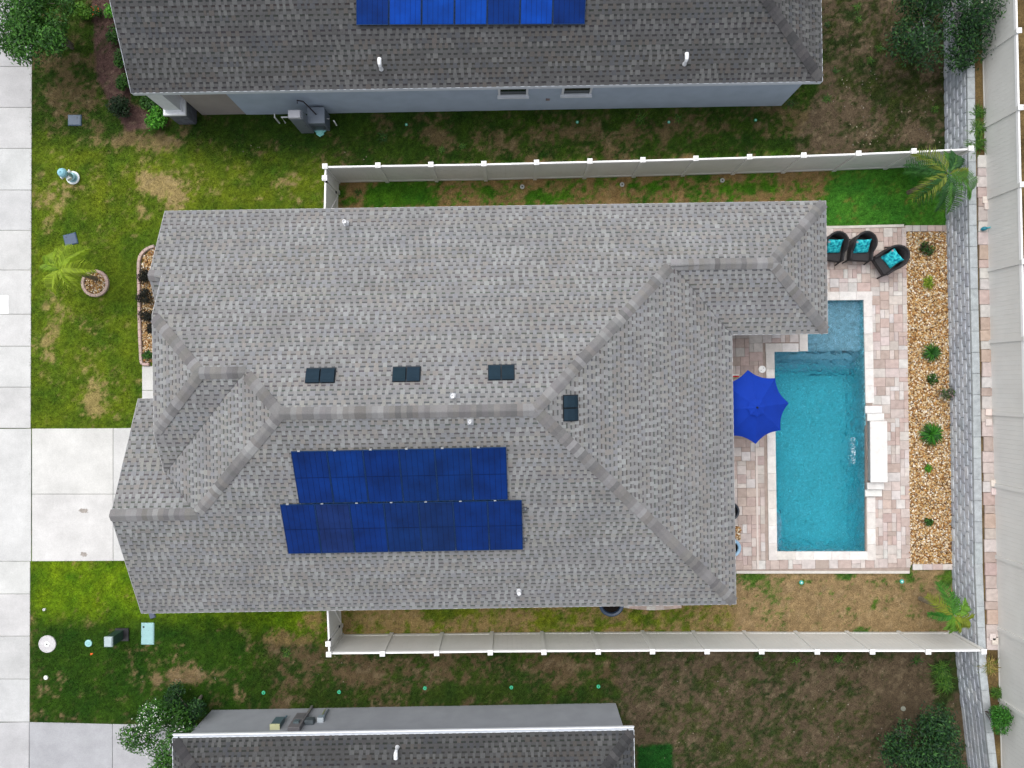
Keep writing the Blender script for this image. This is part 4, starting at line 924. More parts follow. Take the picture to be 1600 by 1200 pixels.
# returns with gates at the front of the side yards
def gate(label, p, q, hinge_side):
    """short fixed bay from corner post p to q is left to the fence; here the gate leaf with its own frame and brace"""
    p, q = Vector(p), Vector(q); L = (q - p).length; a = math.atan2((q - p).y, (q - p).x); g = thing('gate', label, 'gate', (p.x, p.y, 0), a)
    n = max(1, round((L - .16) / .155)); w = (L - .16) / n
    b = MB(); b.box((0, 0, 0), (w - .003, .022, 1.5), col=VG); bm_ = b.mesh('board', M['vinyl'])
    for k in range(n): put('board', bm_, g, (.08 + (k + .5) * w, 0, .93))
    for (c, s_) in (((L / 2, 0, .14), (L - .02, .05, .12)), ((L / 2, 0, 1.70), (L - .02, .055, .1)), ((.05, 0, .92), (.07, .05, 1.44)), ((L - .05, 0, .92), (.07, .05, 1.44))):
        b = MB(); b.box(c, s_, col=VT if c[2] > 1.6 else VW); b.build('frame_rail', M['vinyl'], g, world=False)
    b = MB(); b.tube([(.1, -.035 * hinge_side, .22), (L - .1, -.035 * hinge_side, 1.62)], .022, 6, VW); b.build('brace', M['vinyl'], g, world=False)
    for zz in (.45, 1.72):
        b = MB(); b.box((.0, -.03 * hinge_side, zz), (.12, .05, .07), col=srgb(26, 26, 28)); b.build('hinge', M['metal'], g, world=False)
    return g
n1 = P(506.5, 277.5, zt_)[:2]; n2 = P(505, 330, zt_)[:2]
nf = thing('fence', 'narrow white vinyl bay joining the north fence corner to its gate', 'fence', (*n1, 0)); post(nf, 0, 0, 0); panel(nf, (NF[0][0] - n1[0], NF[0][1] - n1[1]), (0, 0))
gate('white vinyl gate closing the north side yard beside the main house', (n1[0], n1[1] - .07), (n2[0], n2[1] - .25), -1)
s1 = P(512, 1007, zt_)[:2]
sf = thing('fence', 'narrow white vinyl bay joining the south fence corner to its gate', 'fence', (*s1, 0)); post(sf, 0, 0, 0); panel(sf, (SF[0][0] - s1[0], SF[0][1] - s1[1]), (0, 0))
gate('white vinyl gate with diagonal brace closing the south side yard', (s1[0], s1[1] + .07), (s1[0] - .06, s1[1] + 1.45), 1)
# ------------------------------------------------------------------ patio furniture
def wicker_chair(label, px, py, rz):
    x, y, _ = P(px, py, .45); t = thing('wicker_chair', label, 'chair', (x, y, .052), rz, 'wicker chairs by the pool')
    W, D = .37, .40                                # half width, half depth; chair faces -Y
    # horseshoe plan: arms run along the sides, back is round
    def plan(s, k=1.0):                            # s in 0..1 from front of left arm round the back to the right arm
        if s < .3: return (-W * k, -D + (s / .3) * (D * 1.15))
        if s > .7: return (W * k, -D + ((1 - s) / .3) * (D * 1.15))
        a = math.pi * (1 - (s - .3) / .4); return (W * k * math.cos(a), D * .15 + D * 1.0 * math.sin(a) * k)
    def hgt(s): u = abs(s - .5) * 2; return .60 + .32 * max(0, 1 - (u / .62) ** 2.2)
    N = 36; b = MB(); vs = []; fs = []
    for i in range(N + 1):
        s = i / N; h = hgt(s)
        lean = 1 + .10 * max(0, 1 - abs(s - .5) * 2 / .6)
        for (k, z) in ((1.0, .30), (1.02, .45), (lean, h), (lean * .90, h - .005), (.90, .42), (.88, .30)):
            q = plan(s, k); vs.append((q[0], q[1], z))
    for i in range(N):
        for k in range(6): a = i * 6 + k; c = i * 6 + (k + 1) % 6; fs.append((a, a + 6, c + 6, c))
    fs += [tuple(range(6)), tuple(N * 6 + k for k in range(5, -1, -1))]; b.add(vs, fs); b.build('backrest', M['wicker'], t, world=False, smooth=True)
    b = MB(); b.tube([(*plan(i / N, (1 + .10 * max(0, 1 - abs(i / N - .5) * 2 / .6)) * .96), hgt(i / N) + .005) for i in range(N + 1)], .036, 8); b.build('arm_rail', M['wicker'], t, world=False, smooth=True)
    b = MB(); pts = [plan(i / 20, .9) for i in range(21)]; n = len(pts)
    b.add([(p[0], p[1], .36) for p in pts] + [(p[0] * .97, p[1] * .97, .43 + .012) for p in pts], [tuple(range(n - 1, -1, -1)), tuple(range(n, 2 * n))] + [(i, (i + 1) % n, n + (i + 1) % n, n + i) for i in range(n)]); b.build('seat', M['wicker'], t, world=False)
    b = MB(); b.box((0, -D + .01, .33), (W * 1.9, .04, .14)); b.build('apron', M['wicker'], t, world=False)
    for (sx, sy) in ((-1, -1), (1, -1), (-1, 1), (1, 1)):
        b = MB(); xx, yy = sx * (W - .03), (-D + .02 if sy < 0 else D * .75)
        b.tube([(xx, yy, .58 if sy < 0 else .4), (xx * 1.02, yy - (.03 if sy < 0 else 0), .3), (xx * 1.10, yy + sy * .07, 0)], [.03, .03, .022], 8); b.build('leg', M['wicker'], t, world=False)
    return t
cush = mat('floral_fabric', color=(.05, .4, .45), rough=.9, noise=0)
cn = cush.node_tree; nn = cn.nodes; ll = cn.links; tc = nn.new('ShaderNodeTexCoord')
vo = nn.new('ShaderNodeTexVoronoi'); vo.inputs['Scale'].default_value = 6.5; ll.new(tc.outputs['Object'], vo.inputs['Vector'])
nz_ = nn.new('ShaderNodeTexNoise'); nz_.inputs['Scale'].default_value = 13; nz_.inputs['Detail'].default_value = 3; ll.new(tc.outputs['Object'], nz_.inputs['Vector'])
rp = nn.new('ShaderNodeValToRGB'); e = rp.color_ramp.elements; e[0].position = .38; e[0].color = (*srgb(8, 104, 128), 1); e[1].position = .62; e[1].color = (*srgb(60, 190, 196), 1); x_ = e.new(.5); x_.color = (*srgb(22, 160, 172), 1); ll.new(nz_.outputs['Fac'], rp.inputs['Fac'])
r2 = nn.new('ShaderNodeValToRGB'); e = r2.color_ramp.elements; e[0].position = .10; e[0].color = (1, 1, 1, 1); e[1].position = .34; e[1].color = (0, 0, 0, 1); ll.new(vo.outputs['Distance'], r2.inputs['Fac'])
sep = nn.new('ShaderNodeMath'); sep.operation = 'GREATER_THAN'; sep.inputs[1].default_value = .5; sx_ = nn.new('ShaderNodeSeparateColor'); ll.new(vo.outputs['Color'], sx_.inputs[0]); ll.new(sx_.outputs[0], sep.inputs[0])
mu = nn.new('ShaderNodeMath'); mu.operation = 'MULTIPLY'; ll.new(r2.outputs[0], mu.inputs[0]); ll.new(sep.outputs[0], mu.inputs[1])
mx = nn.new('ShaderNodeMix'); mx.data_type = 'RGBA'; ll.new(mu.outputs[0], mx.inputs[0]); ll.new(rp.outputs[0], mx.inputs[6]); mx.inputs[7].default_value = (*srgb(226, 196, 200, .8), 1); ll.new(mx.outputs[2], nn['Principled BSDF'].inputs['Base Color'])
def pillow(label, chair, rot):
    cx, cy = chair.location.x, chair.location.y; a = chair.rotation_euler.z; N = 12; V = []; FA = []
    for sgn in (1, -1):
        for i in range(N + 1):
            for j in range(N + 1):
                u, v = i / N * 2 - 1, j / N * 2 - 1; k = (1 - u ** 4) * (1 - v ** 4); s_ = .26 * (1 - .10 * (1 - abs(u * v)) * (abs(u) > .99 or abs(v) > .99))
                V.append((u * s_, v * s_, sgn * .075 * k ** .5))
    o_ = (N + 1) ** 2
    for s_ in (0, 1):
        for i in range(N):
            for j in range(N):
                q = [s_ * o_ + i * (N + 1) + j, s_ * o_ + (i + 1) * (N + 1) + j, s_ * o_ + (i + 1) * (N + 1) + j + 1, s_ * o_ + i * (N + 1) + j + 1]; FA.append(q if s_ == 0 else q[::-1])
    o = put('throw_pillow', mesh_np('throw_pillow', V, FA, None, cush, True), None)
    dx, dy = .0, .06; o.location = (cx + dx * math.cos(a) - dy * math.sin(a), cy + dx * math.sin(a) + dy * math.cos(a), .64); o.rotation_euler = (math.radians(38), 0, a + rot)
    return tag(o, label, 'pillow', 'teal floral pillows on the wicker chairs')
c1 = wicker_chair('dark wicker chair half hidden under the roof eave', 1299, 389, math.radians(-8)); c2 = wicker_chair('dark wicker chair in the middle of the three, facing the pool', 1343, 389, math.radians(-4)); c3 = wicker_chair('dark wicker chair turned aside next to the gravel bed', 1387, 407, math.radians(-56))
pillow('teal floral pillow on the chair half hidden by the eave', c1, .15); pillow('teal floral pillow on the middle wicker chair', c2, .12); pillow('teal floral pillow on the chair beside the gravel bed', c3, .1)
# umbrella
ux, uy, _ = P(1175.5, 636, 2.2); um = thing('patio_umbrella', 'bright royal blue eight-sided patio umbrella open beside the pool', 'umbrella', (ux, uy, .052))
BL = srgb(2, 60, 180, .7); R0, ZR_, ZT = 1.18, 2.10, 2.58
b = MB(); vs = []; fs = []; NR, NS = 8, 8
ring = []
for i in range(NR + 1):
    f_ = .16 + .84 * i / NR; row_ = []
    for k in range(8):
        for s_ in range(NS):
            tt = s_ / NS; a0 = math.radians(6 + 45 * k); a1 = a0 + math.radians(45)
            p0_ = Vector((math.cos(a0), math.sin(a0))); p1_ = Vector((math.cos(a1), math.sin(a1))); q = p0_.lerp(p1_, tt); bow = 4 * tt * (1 - tt)
            rr = R0 * f_ * (1 - .09 * bow * f_ ** 3); z = ZT - (ZT - ZR_) * (f_ ** 1.12) - .035 * bow * f_ * (1 - f_ * .4)
            row_.append(len(vs)); vs.append((q.x * rr, q.y * rr, z))
    ring.append(row_)
for i in range(NR):
    n = len(ring[0])
    for k in range(n): fs.append((ring[i][k], ring[i + 1][k], ring[i + 1][(k + 1) % n], ring[i][(k + 1) % n]))
n = len(ring[0]); o0 = len(vs)                   # hem
for k in ring[-1]: x, y, z = vs[k]; vs.append((x * .995, y * .995, z - .05))
for k in range(n): fs.append((ring[-1][k], o0 + k, o0 + (k + 1) % n, ring[-1][(k + 1) % n]))
b.add(vs, fs, BL); can = b.build('canopy', M['fabric'], um, world=False, smooth=False)
b = MB(); vs = [(0, 0, ZT + .045)]; fs = []
for k in range(8):
    a = math.radians(6 + 45 * k); vs.append((.30 * math.cos(a), .30 * math.sin(a), ZT - .035))
    a += math.radians(22.5); vs.append((.25 * math.cos(a), .25 * math.sin(a), ZT - .042))
for k in range(16): fs.append((0, 1 + k, 1 + (k + 1) % 16))
b.add(vs, fs, BL); b.build('vent_cap', M['fabric'], um, world=False)
b = MB(); b.lathe((0, 0, ZT + .03), [(.035, 0), (.03, .05), (.012, .075)], 10, srgb(20, 30, 60)); b.build('finial', M['plastic'], um, world=False)
for k in range(8):
    a = math.radians(6 + 45 * k); b = MB(); b.tube([(.05 * math.cos(a), .05 * math.sin(a), ZT - .03), (R0 * .98 * math.cos(a), R0 * .98 * math.sin(a), ZR_ - .012)], .009, 6, srgb(60, 62, 66)); b.build('rib', M['metal'], um, world=False)
b = MB(); b.lathe((0, 0, 0), [(.02, 0), (.02, ZT + .02)], 12, srgb(90, 92, 96)); b.build('pole', M['metal'], um, world=False)
b = MB(); b.lathe((0, 0, 0), [(.24, 0), (.24, .04), (.20, .07), (.04, .10), (.035, .3)], 24, srgb(40, 42, 46)); b.build('base', M['metal'], um, world=False)
# round table under the umbrella with a striped towel hanging over its edge
tb = thing('patio_table', 'dark round patio table mostly hidden beneath the blue umbrella', 'table', (*P(1163, 618, .7)[:2], .052))
b = MB(); b.lathe((0, 0, 0), [(.46, .70), (.50, .71), (.50, .74), (.46, .75)], 32, srgb(46, 48, 50)); b.build('tabletop', M['plastic'], tb, world=False)
for k in range(4):
    a = math.pi / 4 + k * math.pi / 2; b = MB(); b.tube([(.3 * math.cos(a), .3 * math.sin(a), .70), (.42 * math.cos(a), .42 * math.sin(a), 0)], .018, 8, srgb(40, 42, 44)); b.build('leg', M['metal'], tb, world=False)
tw = MB(); tx, ty, tz_ = P(1148, 588, .86)
for k, (c_, w_) in enumerate(((srgb(236, 234, 228, .8), .05), (srgb(200, 40, 44, .8), .05), (srgb(90, 120, 70, .8), .03))):
    tw.box((tx, ty + .05 - .052 * k, .82), (.30, w_ - .002, .02), col=c_)
tag(tw.build('towel', M['fabric'], None, loc=(tx, ty, .80)), 'red and white striped towel edge poking out above the umbrella', 'towel')
# round things half under the eaves
def pot(name, label, cat, px, py, z, prof, col, inner, m='plastic'):
    x, y, _ = P(px, py, z); t = thing(name, label, cat, (x, y, .052 if px > 1125 and py < 893 else 0)); b = MB(); b.lathe((0, 0, 0), prof, 28, col, cap=False); b.add([(prof[0][0] * math.cos(k * math.pi / 14), prof[0][0] * math.sin(k * math.pi / 14), prof[0][1]) for k in range(28)], [tuple(range(27, -1, -1))], col); b.build('body', M[m], t, world=False, smooth=False)
    r_, z_ = inner; b = MB(); b.lathe((0, 0, z_), [(r_, -.01), (r_, 0), (.02, .012)], 24, srgb(26, 22, 20)); b.build('filling', M['soil'], t, world=False); return t
pot('planter_pot', 'navy blue round planter pot poking out under the south eave', 'pot', 955.5, 944, .45, [(.27, 0), (.40, .30), (.43, .45), (.40, .47), (.33, .45), (.30, .36)], srgb(44, 66, 92, .8), (.31, .38))
pot('planter_pot', 'dark navy round pot half hidden under the east eave by the deck', 'pot', 1141, 799, .55, [(.22, 0), (.30, .25), (.32, .5), (.30, .55), (.25, .54), (.22, .45)], srgb(30, 40, 54, .8), (.23, .47))
pot('planter_pot', 'pale blue round pot under the east eave near the deck corner', 'pot', 1143.5, 856, .4, [(.2, 0), (.29, .2), (.31, .38), (.29, .42), (.22, .4), (.2, .32)], srgb(150, 190, 220, .8), (.21, .34))
pebbles('river_gravel', [[(1140, 823), (1156, 822), (1157, 842), (1140, 842)]], 900, 'small square of tan river rock under the east eave between two pots', z=.06)
edging('curved pink stone edging peeking out below the south eave', [((976 + 13.5 * i, 945.5 + 3.4 * math.sin(i / 6.5 * math.pi)), .31, .14, -.12 * math.cos(i / 6.5 * math.pi)) for i in range(7)] + [((990 + 14 * i, 941.5 + 2.6 * math.sin(i / 5 * math.pi)), .31, .12, -.1 * math.cos(i / 5 * math.pi)) for i in range(6)], zt=.1)

# ------------------------------------------------------------------ front yard: planters, utilities
# palm ring of scalloped edging blocks
rc = P(150, 443); ringt = thing('tree_ring', 'round pink block ring filled with gravel around the front palm', 'planter', (rc[0], rc[1], 0))
for k in range(15):
    a = 2 * math.pi * k / 15; b = MB(); b.box((0, 0, 0), (.185, .10, .12), bev=.015); put('edging_block', b.mesh('edging_block', M['paver_o']), ringt, (.42 * math.cos(a), .42 * math.sin(a), .04), a + math.pi / 2, jit(srgb(196, 172, 162, .78), .08))
pebbles('river_gravel', [[(150 + 17 * math.cos(k * .5236), 443 + 17 * math.sin(k * .5236)) for k in range(12)]], 1500, 'tan river rock inside the round ring of the front palm', z=.03, smin=.018, smax=.036)
# front bed with curved block edging
fb = [(243, 385), (234, 388), (226.5, 393), (221, 400), (218.5, 409), (218.3, 420), (218.5, 432), (218.8, 444), (219, 456), (219.2, 468), (219.4, 480), (219.6, 492), (219.8, 504), (220, 516), (220.4, 528), (221, 540), (221.6, 552), (222, 563), (224, 569), (235, 569.5)]
fe = thing('bed_edging', 'curved pink block edging round the front gravel bed by the entry', 'edging', (*P(219, 480)[:2], 0))
for (p, q) in zip(fb[:-1], fb[1:]):
    A, B_ = Vector(P(*p)[:2]), Vector(P(*q)[:2]); c = (A + B_) / 2; b = MB(); b.box((0, 0, 0), ((B_ - A).length - .008, .10, .14), bev=.015); put('edging_block', b.mesh('edging_block', M['paver_o']), fe, (c.x - fe.location.x, c.y - fe.location.y, .05), math.atan2((B_ - A).y, (B_ - A).x), jit(srgb(196, 172, 164, .78), .07))
b = MB(); bedp = [(250, 385), (234, 391), (224, 402), (221.5, 420), (222.5, 500), (224.5, 566), (262, 567), (262, 385)]; b.prism([P(a, c)[:2] for a, c in bedp][::-1], -.05, .012, srgb(130, 100, 64, .8)); tag(b.build('gravel_bed', M['soil']), kind='structure')
pebbles('river_gravel', [bedp], 1250, 'tan river rock in the front bed under the entry eave', z=.03, smin=.018, smax=.04)
# fire hydrant
hx, hy, _ = P(113.5, 277.5, .05); hy_ = thing('fire_hydrant', 'small white and pale blue fire hydrant on the north front lawn', 'hydrant', (hx, hy, 0), math.radians(40))
HW, HB = srgb(232, 238, 240, .84), srgb(156, 200, 208, .8)
b = MB(); b.lathe((0, 0, 0), [(.17, 0), (.17, .04), (.10, .06), (.10, .14), (.16, .15), (.16, .19), (.11, .20), (.115, .58), (.155, .60), (.155, .64)], 20, HB); b.build('barrel', M['paint'], hy_, world=False)
b = MB(); b.lathe((0, 0, .64), [(.15, 0), (.14, .05), (.10, .11), (.045, .145), (.03, .15), (.03, .19)], 20, srgb(150, 208, 224, .84)); b.build('bonnet', M['paint'], hy_, world=False)
for a, r_, l_ in ((0, .055, .20), (math.pi, .055, .20), (-math.pi / 2, .075, .22)):
    b = MB(); ca, sa = math.cos(a), math.sin(a); b.tube([(ca * .08, sa * .08, .44), (ca * (l_ - .04), sa * (l_ - .04), .44), (ca * (l_ - .035), sa * (l_ - .035), .44), (ca * l_, sa * l_, .44)], [r_ * .8, r_ * .8, r_ * 1.15, r_ * 1.1], 12, HW); b.build('nozzle', M['paint'], hy_, world=False)
b = MB(); b.lathe((0, 0, .02), [(.23, 0), (.23, .025), (.17, .028), (.17, 0)], 24, HW, cap=False); b.build('collar', M['paint'], hy_, world=False)
def lidbox(name, label, cat, px, py, w, l, rz, col, m='plastic', h=.05, marks=()):
    x, y, _ = P(px, py); b = MB(); b.box((0, 0, h / 2 - .02), (w, l, h), bev=.02, col=col); b.box((0, 0, h - .018), (w * .86, l * .86, .012), col=tuple(c * .93 for c in col), bev=.004)
    for (mx_, my_, r_, c_) in marks: b.lathe((mx_, my_, h - .012), [(r_, 0), (r_, .004)], 12, c_)
    return tag(put(name, b.mesh(name, M[m]), None, (x, y, 0), rz), label, cat)
lidbox('meter_box', 'dark blue-grey water meter lid in the lawn below the northwest trees', 'lid', 117, 188, .47, .38, 0, srgb(72, 92, 112, .8), marks=((.1, .08, .03, srgb(50, 64, 78)),))
lidbox('meter_box', 'dark blue-grey water meter lid beside the front palm', 'lid', 110.5, 374, .46, .40, math.radians(14), srgb(64, 86, 116, .8), marks=((-.12, .1, .03, srgb(44, 60, 80)),))
lidbox('utility_box', 'pale turquoise rectangular utility lid next to the garage corner', 'lid', 231, 990, .45, .76, math.radians(-.5), srgb(160, 204, 206, .8), marks=((-.13, .24, .035, srgb(30, 34, 36)),))
lidbox('paver_stone', 'small blue-grey splash stone at the south eave of the garage', 'stone', 238, 961.5, .20, .20, .3, srgb(96, 104, 124, .8), 'stone')
x, y, _ = P(74.5, 1006); b = MB(); t = thing('manhole', 'round pale concrete manhole cover with a white centre on the south lawn', 'manhole', (x, y, 0))
b.lathe((0, 0, -.02), [(.30, 0), (.30, .05), (.285, .06), (.26, .06), (.255, .052), (.1, .055)], 36, srgb(206, 204, 206, .8)); b.build('cover', M['stone'], t, world=False)
b = MB(); b.lathe((0, 0, .03), [(.095, 0), (.095, .018), (.085, .022), (.03, .022), (.028, .01)], 24, srgb(246, 246, 244, .86)); b.build('centre_cap', M['plastic'], t, world=False)
b = MB(); b.lathe((0, 0, .04), [(.026, 0), (.026, .004)], 12, srgb(30, 30, 30)); b.build('pick_hole', M['plastic'], t, world=False)
def disc(name, label, cat, px, py, r, col, h=.04, ring_=None, grp=None):
    x, y, _ = P(px, py); t = thing(name, label, cat, (x, y, 0), 0, grp); b = MB(); b.lathe((0, 0, -.02), [(r, 0), (r, h), (r * .9, h + .012), (r * .45, h + .014), (r * .4, h + .004)], 20, col); b.build('cap', M['plastic'], t, world=False)
    b = MB(); b.lathe((0, 0, h - .02), [(r * .36, 0), (r * .36, .016), (r * .1, .02)], 12, ring_ or tuple(c * .4 for c in col)); b.build('nozzle', M['plastic'], t, world=False); return t
disc('cleanout_cap', 'round pale turquoise cleanout cap between manhole and green pedestal', 'cap', 138.5, 1005, .125, srgb(160, 212, 214, .8), ring_=srgb(150, 204, 208, .8))
disc('cleanout_cap', 'small round white cleanout cap on the dark south lawn', 'cap', 72, 1058.5, .075, srgb(240, 243, 240, .85), ring_=srgb(220, 224, 222, .8))
disc('cleanout_cap', 'tiny white pipe stub at the sidewalk edge south of the driveway', 'cap', 70, 952, .045, srgb(236, 238, 240, .85), h=.07, ring_=srgb(40, 40, 42))
fx_, fy_, _ = P(148, 1018.5); fl = thing('marker_flag', 'tiny orange survey marker flag in the grass by the cleanout cap', 'flag', (fx_, fy_, 0)); b = MB(); b.tube([(0, 0, 0), (0, 0, .28)], .004, 5, srgb(150, 150, 150)); b.build('wire', M['metal'], fl, world=False)
b = MB(); b.box((.05, 0, .25), (.10, .006, .08), .5, srgb(230, 96, 40, .85)); b.box((.045, .03, .27), (.09, .05, .004), .2, srgb(236, 110, 50, .85)); b.build('flag_cloth', M['fabric'], fl, world=False)
px_, py_, _ = P(188, 991); pd = thing('utility_pedestal', 'dark green utility pedestal with pale grey top on the south lawn', 'pedestal', (px_, py_, 0))
b = MB(); b.box((0, 0, .36), (.27, .32, .72), col=srgb(48, 74, 62, .8), taper=.94); b.build('cabinet', M['paint'], pd, world=False)
b = MB(); b.box((0, 0, .75), (.28, .34, .09), col=srgb(176, 192, 196, .8), bev=.03); b.build('hood', M['paint'], pd, world=False)
b = MB(); b.box((.08, 0, .03), (.46, .44, .05), col=srgb(36, 36, 40)); b.build('pad', M['plastic'], pd, world=False)

# sprinkler heads and landscape drains
OR = ['first', 'second', 'third', 'fourth', 'fifth']
for k, (px, py) in enumerate(((412, 1082), (530, 1081), (664, 1075), (799, 1074), (935, 1072.5))): disc('sprinkler_head', f'green sprinkler head in the strip above the south neighbour wall, {OR[k]} from left', 'sprinkler', px, py, .065, srgb(70, 196, 148, .8), ring_=srgb(30, 110, 84), grp='green sprinkler heads')
for k, (px, py) in enumerate(((635, 195), (902, 191), (1045, 191), (1180.5, 188))): disc('sprinkler_head', f'green sprinkler head in the grass along the north neighbour wall, {OR[k]} from left', 'sprinkler', px, py, .048, srgb(80, 176, 150, .8), ring_=srgb(190, 216, 206), grp='green sprinkler heads')
for k, (px, py) in enumerate(((816, 292), (972, 288.5), (1128.5, 282))): disc('sprinkler_head', f'grey sprinkler head inside the north fence, {OR[k]} from left', 'sprinkler', px, py, .08, srgb(178, 182, 178, .8), ring_=srgb(60, 62, 62), grp='grey sprinkler heads')
for k, (px, py) in enumerate(((1252, 910), (1409, 908.5))): disc('sprinkler_head', f'teal sprinkler head in the dry grass below the pool deck, {["left", "right"][k]} one', 'sprinkler', px, py, .07, srgb(80, 186, 176, .8), ring_=srgb(220, 240, 236), grp='teal sprinkler heads')
disc('sprinkler_head', 'pale green light head at the north end of the gravel bed', 'sprinkler', 1433, 378, .085, srgb(160, 190, 176, .8), ring_=srgb(50, 70, 64)); disc('sprinkler_head', 'teal sprinkler head in the gravel beside the spiky middle plant', 'sprinkler', 1438.5, 560, .06, srgb(90, 190, 180, .8), ring_=srgb(210, 236, 230)); disc('sprinkler_head', 'small dark sprinkler head near the south end of the gravel bed', 'sprinkler', 1440, 842, .05, srgb(70, 66, 64, .8)); disc('drain_cap', 'small grey drain cap on the dirt beside the southeast tree', 'cap', 1411, 1107, .085, srgb(150, 152, 138, .8), ring_=srgb(140, 142, 130))
# shiny teal watering toy on the terrace by the fence
wx, wy, _ = P(1537, 357.5, TZ + .1); wt = thing('garden_ornament', 'small shiny teal garden ornament on the pavers against the tall fence', 'ornament', (wx, wy, TZ + .06), .2)
b = MB(); b.lathe((0, 0, 0), [(.05, 0), (.07, .05), (.06, .11), (.03, .15)], 14, srgb(30, 130, 150, .8), sx=1.5); b.build('body', M['plastic'], wt, world=False, smooth=True)
b = MB(); b.tube([(.08, 0, .06), (.15, 0, .12), (.2, 0, .14)], [.03, .02, .03], 8, srgb(70, 176, 186, .8)); b.build('spout', M['plastic'], wt, world=False)
b = MB(); b.tube([(-.08, 0, .04), (-.13, 0, .10), (-.06, 0, .16)], .012, 6, srgb(40, 150, 170, .8)); b.build('handle', M['plastic'], wt, world=False)

# ------------------------------------------------------------------ service gear on the north neighbour's wall
MG = srgb(128, 136, 146, .7)
def stand(name, label, cat, px, py, size, col, rz=.017, m='paint', z0=0.0, parts=()):
    x, y, _ = P(px, py, z0); t = thing(name, label, cat, (x, y, z0), rz); b = MB(); b.box((0, 0, size[2] / 2), size, col=col, bev=.015); b.build('body', M[m], t, world=False)
    for (nm, c, s_, cc) in parts: b = MB(); b.box(c, s_, col=cc, bev=min(s_) * .15); b.build(nm, M[m], t, world=False)
    return t
gy = P(0, 181)[1] - .02
def wallx(px): return P(px, 0)[0]
t = stand('meter_cabinet', 'tall grey meter cabinet standing against the north neighbour wall', 'cabinet', 481, 202, (.44, .28, 1.42), MG, parts=(('door', (0, -.15, .75), (.38, .02, 1.2), srgb(120, 128, 138, .7)), ('top_box', (-.03, -.02, 1.47), (.40, .26, .12), srgb(192, 194, 202, .75)), ('lock', (.14, -.165, .8), (.03, .02, .06), srgb(60, 62, 66))))
t = stand('utility_box', 'grey box unit with a sloping lid beside the tall meter cabinet', 'utility box', 503, 193, (.56, .52, .74), srgb(110, 120, 132, .7), parts=(('lid', (0, 0, .77), (.58, .54, .06), srgb(140, 150, 164, .72)), ('vent_grille', (0, -.27, .4), (.4, .02, .3), srgb(80, 86, 94, .7))))
cb = MB(); x, y, _ = P(468, 171, 1.3); cb.tube([(x - .1, y + .25, 1.2), (x - .02, y + .22, 1.5), (x + .18, y + .18, 1.52), (x + .3, y + .1, 1.2), (x + .42, y, .85)], .022, 8, srgb(40, 32, 40)); tag(cb.build('cable', M['plastic'], None, loc=(x, y, 0)), 'dark looped cable above the grey meter cabinets on the north wall', 'cable')
def riser(label, pts):
    q = [P(*p) for p in pts]; b = MB(); b.tube(q, .025, 8, srgb(232, 236, 238, .85)); o = b.build('pvc_pipe', M['plastic'], None, loc=(q[-1][0], q[-1][1], 0)); tag(o, label, 'pipe', 'white pvc pipes by the north wall')
riser('leftmost bent white pvc pipe at the north neighbour wall', [(429, 178, .55), (429, 183, .55), (437, 192.5, 0)])
riser('white pvc pipe with a flat top just left of the meter cabinet', [(449.5, 183, .42), (440, 183, .42), (446, 192, 0)])
riser('white pvc pipe with a flat top just right of the grey box', [(514, 185.5, .4), (508, 185.5, .4), (514.5, 195, 0)])
riser('rightmost short white pvc pipe at the north neighbour wall', [(521, 188, .35), (522.5, 190, .33), (526, 196, 0)])
cv = MB(); x, y, _ = P(500.5, 206.5); rr = random.Random(3); pts = [(x + (.17 + .05 * math.sin(5 * a) + rr.uniform(-.01, .01)) * math.cos(a), y + (.14 + .03 * math.cos(4 * a)) * math.sin(a)) for a in [k * .2618 for k in range(24)]]
cv.prism(pts, -.01, .05, srgb(128, 200, 196, .8)); cv.prism([(x + (p[0] - x) * .6, y + (p[1] - y) * .6) for p in pts], .05, .075, srgb(140, 208, 204, .8)); tag(cv.build('valve_cover', M['plastic'], None, loc=(x, y, 0)), 'scalloped pale turquoise valve cover on the grass by the meter cabinet', 'cover')
# meters on the south neighbour's wall
def wallbox(name, label, px, py, zc, size, col, extra=()):
    u, v = uv_at(px, py, zc); vv = WS + size[1] / 2 + .004; x, y = u * math.cos(TH3) - vv * math.sin(TH3), u * math.sin(TH3) + vv * math.cos(TH3)
    t = thing(name, label, 'meter box', (x, y, zc - size[2] / 2), TH3); b = MB(); b.box((0, 0, size[2] / 2), size, col=col, bev=.012); b.build('cabinet', M['paint'], t, world=False)
    for (nm, c, s_, cc) in extra: b = MB(); b.box(c, s_, col=cc); b.build(nm, M['paint'], t, world=False)
    return t
wallbox('meter_box', 'teal-grey wall box with pale yellow top, leftmost on the south neighbour wall', 434, 1131, 1.25, (.30, .16, .55), srgb(92, 116, 124, .72), (('rain_lip', (0, .0, .57), (.32, .2, .04), srgb(214, 216, 170, .82)), ('conduit', (.12, -.02, -.15), (.04, .04, .3), srgb(120, 150, 165, .7))))
wallbox('meter_box', 'long grey electric meter panel on the south neighbour wall with pipe to ground', 466, 1129, 1.25, (.38, .17, 1.05), srgb(128, 126, 130, .72), (('conduit', (.12, -.02, -.36), (.07, .07, .72), srgb(134, 132, 130, .72)), ('glass_dome', (0, .11, .70), (.18, .07, .18), srgb(100, 116, 122, .7)), ('breaker_door', (0, .092, .3), (.28, .02, .36), srgb(118, 118, 122, .7))))
wallbox('meter_box', 'dark grey junction box right of the electric meter panel', 484, 1126, 1.15, (.30, .15, .28), srgb(96, 106, 112, .7), (('face_plate', (0, .08, .14), (.24, .014, .2), srgb(88, 98, 104, .7)),))
